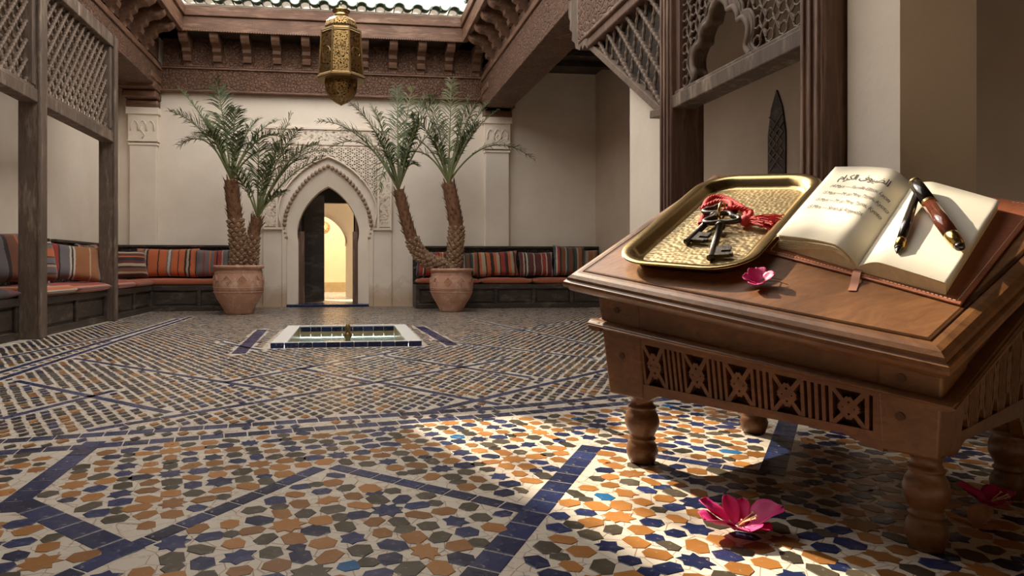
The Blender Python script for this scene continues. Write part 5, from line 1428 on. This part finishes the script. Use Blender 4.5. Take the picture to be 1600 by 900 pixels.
# pens lying across the book
def pen(name, label, ends, r, segs, group=None):
    (s0, t0, h0), (s1, t1, h1) = ends
    a, b = Vector((s0, t0, h0)), Vector((s1, t1, h1))
    r0 = top_thing(name, s0, t0, label, 'pen', group, 0, h0)
    d = b - a
    for nm, mat, f0, f1, prof_ in segs:
        mb = MB(); k = len(prof_) - 1
        mb.tube([d * (f0 + (f1 - f0) * q) for q, _ in prof_], [r * w_ for _, w_ in prof_], 16); mb.build(nm, mat, r0, True)
    return r0
pen('fountain_pen', 'thick brown marbled fountain pen with gold bands across the open book', ((0.842, 0.872, 0.090), (1.105, 0.432, 0.074)), 0.0195,
    [('cap', 'pen_dark', 0.035, 0.37, [(0, 0.92), (0.2, 1.0), (1, 1.06)]), ('gold_end', 'gold', 0.0, 0.04, [(0, 0.6), (0.2, 0.85), (1, 0.94)]),
     ('cap_band', 'gold', 0.37, 0.40, [(0, 1.08), (0.4, 1.08), (0.45, 0.98), (0.55, 0.98), (0.6, 1.08), (1, 1.08)]),
     ('barrel', 'pen_brown', 0.40, 0.84, [(0, 1.02), (0.5, 1.04), (1, 0.92)]), ('gold_sleeve', 'gold', 0.84, 0.965, [(0, 0.94), (0.1, 0.94), (1, 0.72)]), ('tip', 'pen_dark', 0.965, 1.0, [(0, 0.66), (0.7, 0.6), (1, 0.4)])])
pen('dip_pen', 'slim dark dip pen with gold ferrule and steel nib on the blank page', ((0.876, 0.800, 0.080), (0.972, 0.385, 0.060)), 0.0115,
    [('holder', 'pen_dark', 0.0, 0.80, [(0, 0.75), (0.1, 0.9), (0.6, 1.15), (1, 1.05)]), ('ferrule', 'gold', 0.80, 0.905, [(0, 1.12), (0.15, 1.12), (0.2, 1.02), (1, 1.05)]), ('grip', 'pen_dark', 0.905, 0.935, [(0, 0.95), (1, 0.7)]),
     ('nib', 'iron', 0.93, 1.0, [(0, 0.62), (0.3, 0.6), (1, 0.06)])])

# ---- bougainvillea
def bract(parent, c, dirn, up, l, w, mat, cup=0.3, seed=0):
    rr = random.Random(seed); d = Vector(dirn).normalized(); u = Vector(up).normalized(); s_ = d.cross(u).normalized(); u = s_.cross(d)
    mb = MB(); N = 8; ph = rr.uniform(0, 6)
    def pt(a, b):
        x = a; y = b * 2 - 1
        wd = w / 2 * max(0.0, 4 * x * (1 - x)) ** 0.45 * (0.72 + 0.35 * x)
        z = cup * l * (x * 0.5) + 0.35 * wd * abs(y) ** 1.6 + 0.03 * l * math.sin(9 * x + 4 * y + ph)
        return Vector(c) + d * (x * l) + s_ * (y * wd) + u * z
    mb.grid(pt, N, N); return mb.build('bract', mat, parent, True, solid=0.0008)
# on the desk
fl = top_thing('bougainvillea_flower', 0.678, 0.182, 'small bright pink bougainvillea bloom on the desk before the book', 'flower', 'fallen bougainvillea blooms', 0, 0.002)
for k, (a, l, w, cup) in enumerate(((2.2, 0.055, 0.06, 0.9), (3.5, 0.05, 0.055, 0.7), (5.0, 0.05, 0.055, 0.5), (0.6, 0.05, 0.055, 0.9))):
    bract(fl, (0, 0, 0.004), (math.cos(a), math.sin(a), 0.15), (0, 0, 1), l, w, 'magenta', cup, k)
mb = MB()
for a, l in ((0.1, 0.085), (0.55, 0.06), (1.2, 0.055)): mb.tube([(0, 0, 0.012), (l * 0.6 * math.cos(a), l * 0.6 * math.sin(a), 0.02), (l * math.cos(a), l * math.sin(a), 0.012)], 0.0013, 4)
mb.build('stamens', 'trunk', fl)
def floor_flower(x, y, label, bracts, mat='magenta', scale=1.0, stam=True):
    r = thing('bougainvillea_flower', (x, y, 0.005), label, 'flower', 'fallen bougainvillea blooms')
    for k, (a, el, l, w, ox, oy) in enumerate(bracts):
        bract(r, (x + ox * scale, y + oy * scale, 0.012), (math.cos(a) * math.cos(el), math.sin(a) * math.cos(el), math.sin(el)), (-math.cos(a) * math.sin(el), -math.sin(a) * math.sin(el), math.cos(el)), l * scale, w * scale, mat, 0.15, k + 20)
    if stam:
        mb = MB()
        for k in range(5):
            a = PI + 1.2 + k * 0.5; e = (x + 0.045 * scale * math.cos(a), y + 0.045 * scale * math.sin(a), 0.05 * scale)
            mb.tube([(x, y, 0.015), (x + 0.02 * math.cos(a), y + 0.02 * math.sin(a), 0.035), e], 0.0015, 4); mb.lathe([(0.0, -0.004), (0.004, 0), (0.0, 0.004)], 6, e)
        mb.build('stamens', 'stamen', r)
floor_flower(1.06, 1.64, 'large magenta bougainvillea bloom on the floor before the desk', [(PI * 1.08, 0.30, 0.12, 0.105, -0.015, -0.01), (PI * 0.82, 0.55, 0.10, 0.09, -0.015, 0.01), (PI * 1.42, 0.25, 0.095, 0.105, -0.01, -0.01), (-0.12, 0.42, 0.12, 0.11, 0.02, 0.0), (PI * 0.45, 0.85, 0.085, 0.05, 0.0, 0.015), (PI * 0.30, 0.9, 0.075, 0.045, 0.02, 0.015), (-0.9, 0.15, 0.07, 0.07, 0.015, -0.01)])
floor_flower(1.90, 1.70, 'dim magenta bloom on the floor behind the front right desk leg', [(0.2, 0.4, 0.09, 0.09, 0, 0), (2.3, 0.5, 0.09, 0.09, 0, 0), (4.2, 0.3, 0.09, 0.09, 0, 0)], 'magenta', 1.0)
floor_flower(1.70, 1.56, 'withered bougainvillea bloom on the floor right of the front desk leg', [(3.0, 0.35, 0.08, 0.07, 0, 0), (0.3, 0.7, 0.08, 0.06, 0, 0), (5.0, 0.2, 0.06, 0.05, 0, 0)], 'dry_petal', 1.0, False)

# ---- unseen bougainvillea added above the eave to dapple the sun
dapple_vine = thing('dapple_bougainvillea', (-1.8, YB + 0.1, 7.5), 'leafy bougainvillea added out of view to dapple the sunlight on the desk', 'dapple_vine')
rr = random.Random(11)
SPOTS = [(-1.35, 9.0, 0.13), (-1.30, 9.5, 0.14), (-1.45, 9.85, 0.12), (-1.25, 8.55, 0.10), (-1.72, 8.95, 0.07), (-2.05, 9.25, 0.08), (-1.70, 9.42, 0.07), (-2.30, 8.75, 0.07), (-2.42, 8.3, 0.10), (-1.95, 8.62, 0.06), (-2.22, 9.6, 0.09), (-1.85, 9.05, 0.05), (-1.55, 8.72, 0.06)]
for x, z, rad in SPOTS:
    y = YB + 0.16 + rr.uniform(-0.1, 0.1)
    mb = MB(); mb.tube(bez((x + rr.uniform(-0.3, 0.3), YB + 0.12, 7.48), (x + rr.uniform(-0.2, 0.2), y, (z + 7.5) / 2), (x, y, z), 8), [0.014 - 0.001 * q for q in range(9)], 5); mb.build('stem', 'trunk', dapple_vine)
    mb = MB()
    for q in range(46):
        c = Vector((x, y, z)) + Vector((rr.gauss(0, 0.5), rr.gauss(0, 0.5), rr.gauss(0, 0.5))) * rad
        d = Vector((rr.uniform(-1, 1), rr.uniform(-1, 1), rr.uniform(-1, 1))).normalized(); e = d.orthogonal().normalized(); l = rr.uniform(0.05, 0.085)
        mb.add([c - d * l / 2, c + e * l * 0.32, c + d * l / 2, c - e * l * 0.32], [(0, 1, 2, 3)], 0 if rr.random() < 0.7 else 1)
    mb.build('foliage', ['leaf2', 'magenta'], dapple_vine)

for o in list(C.objects):
    if '_w' in o: del o['_w']
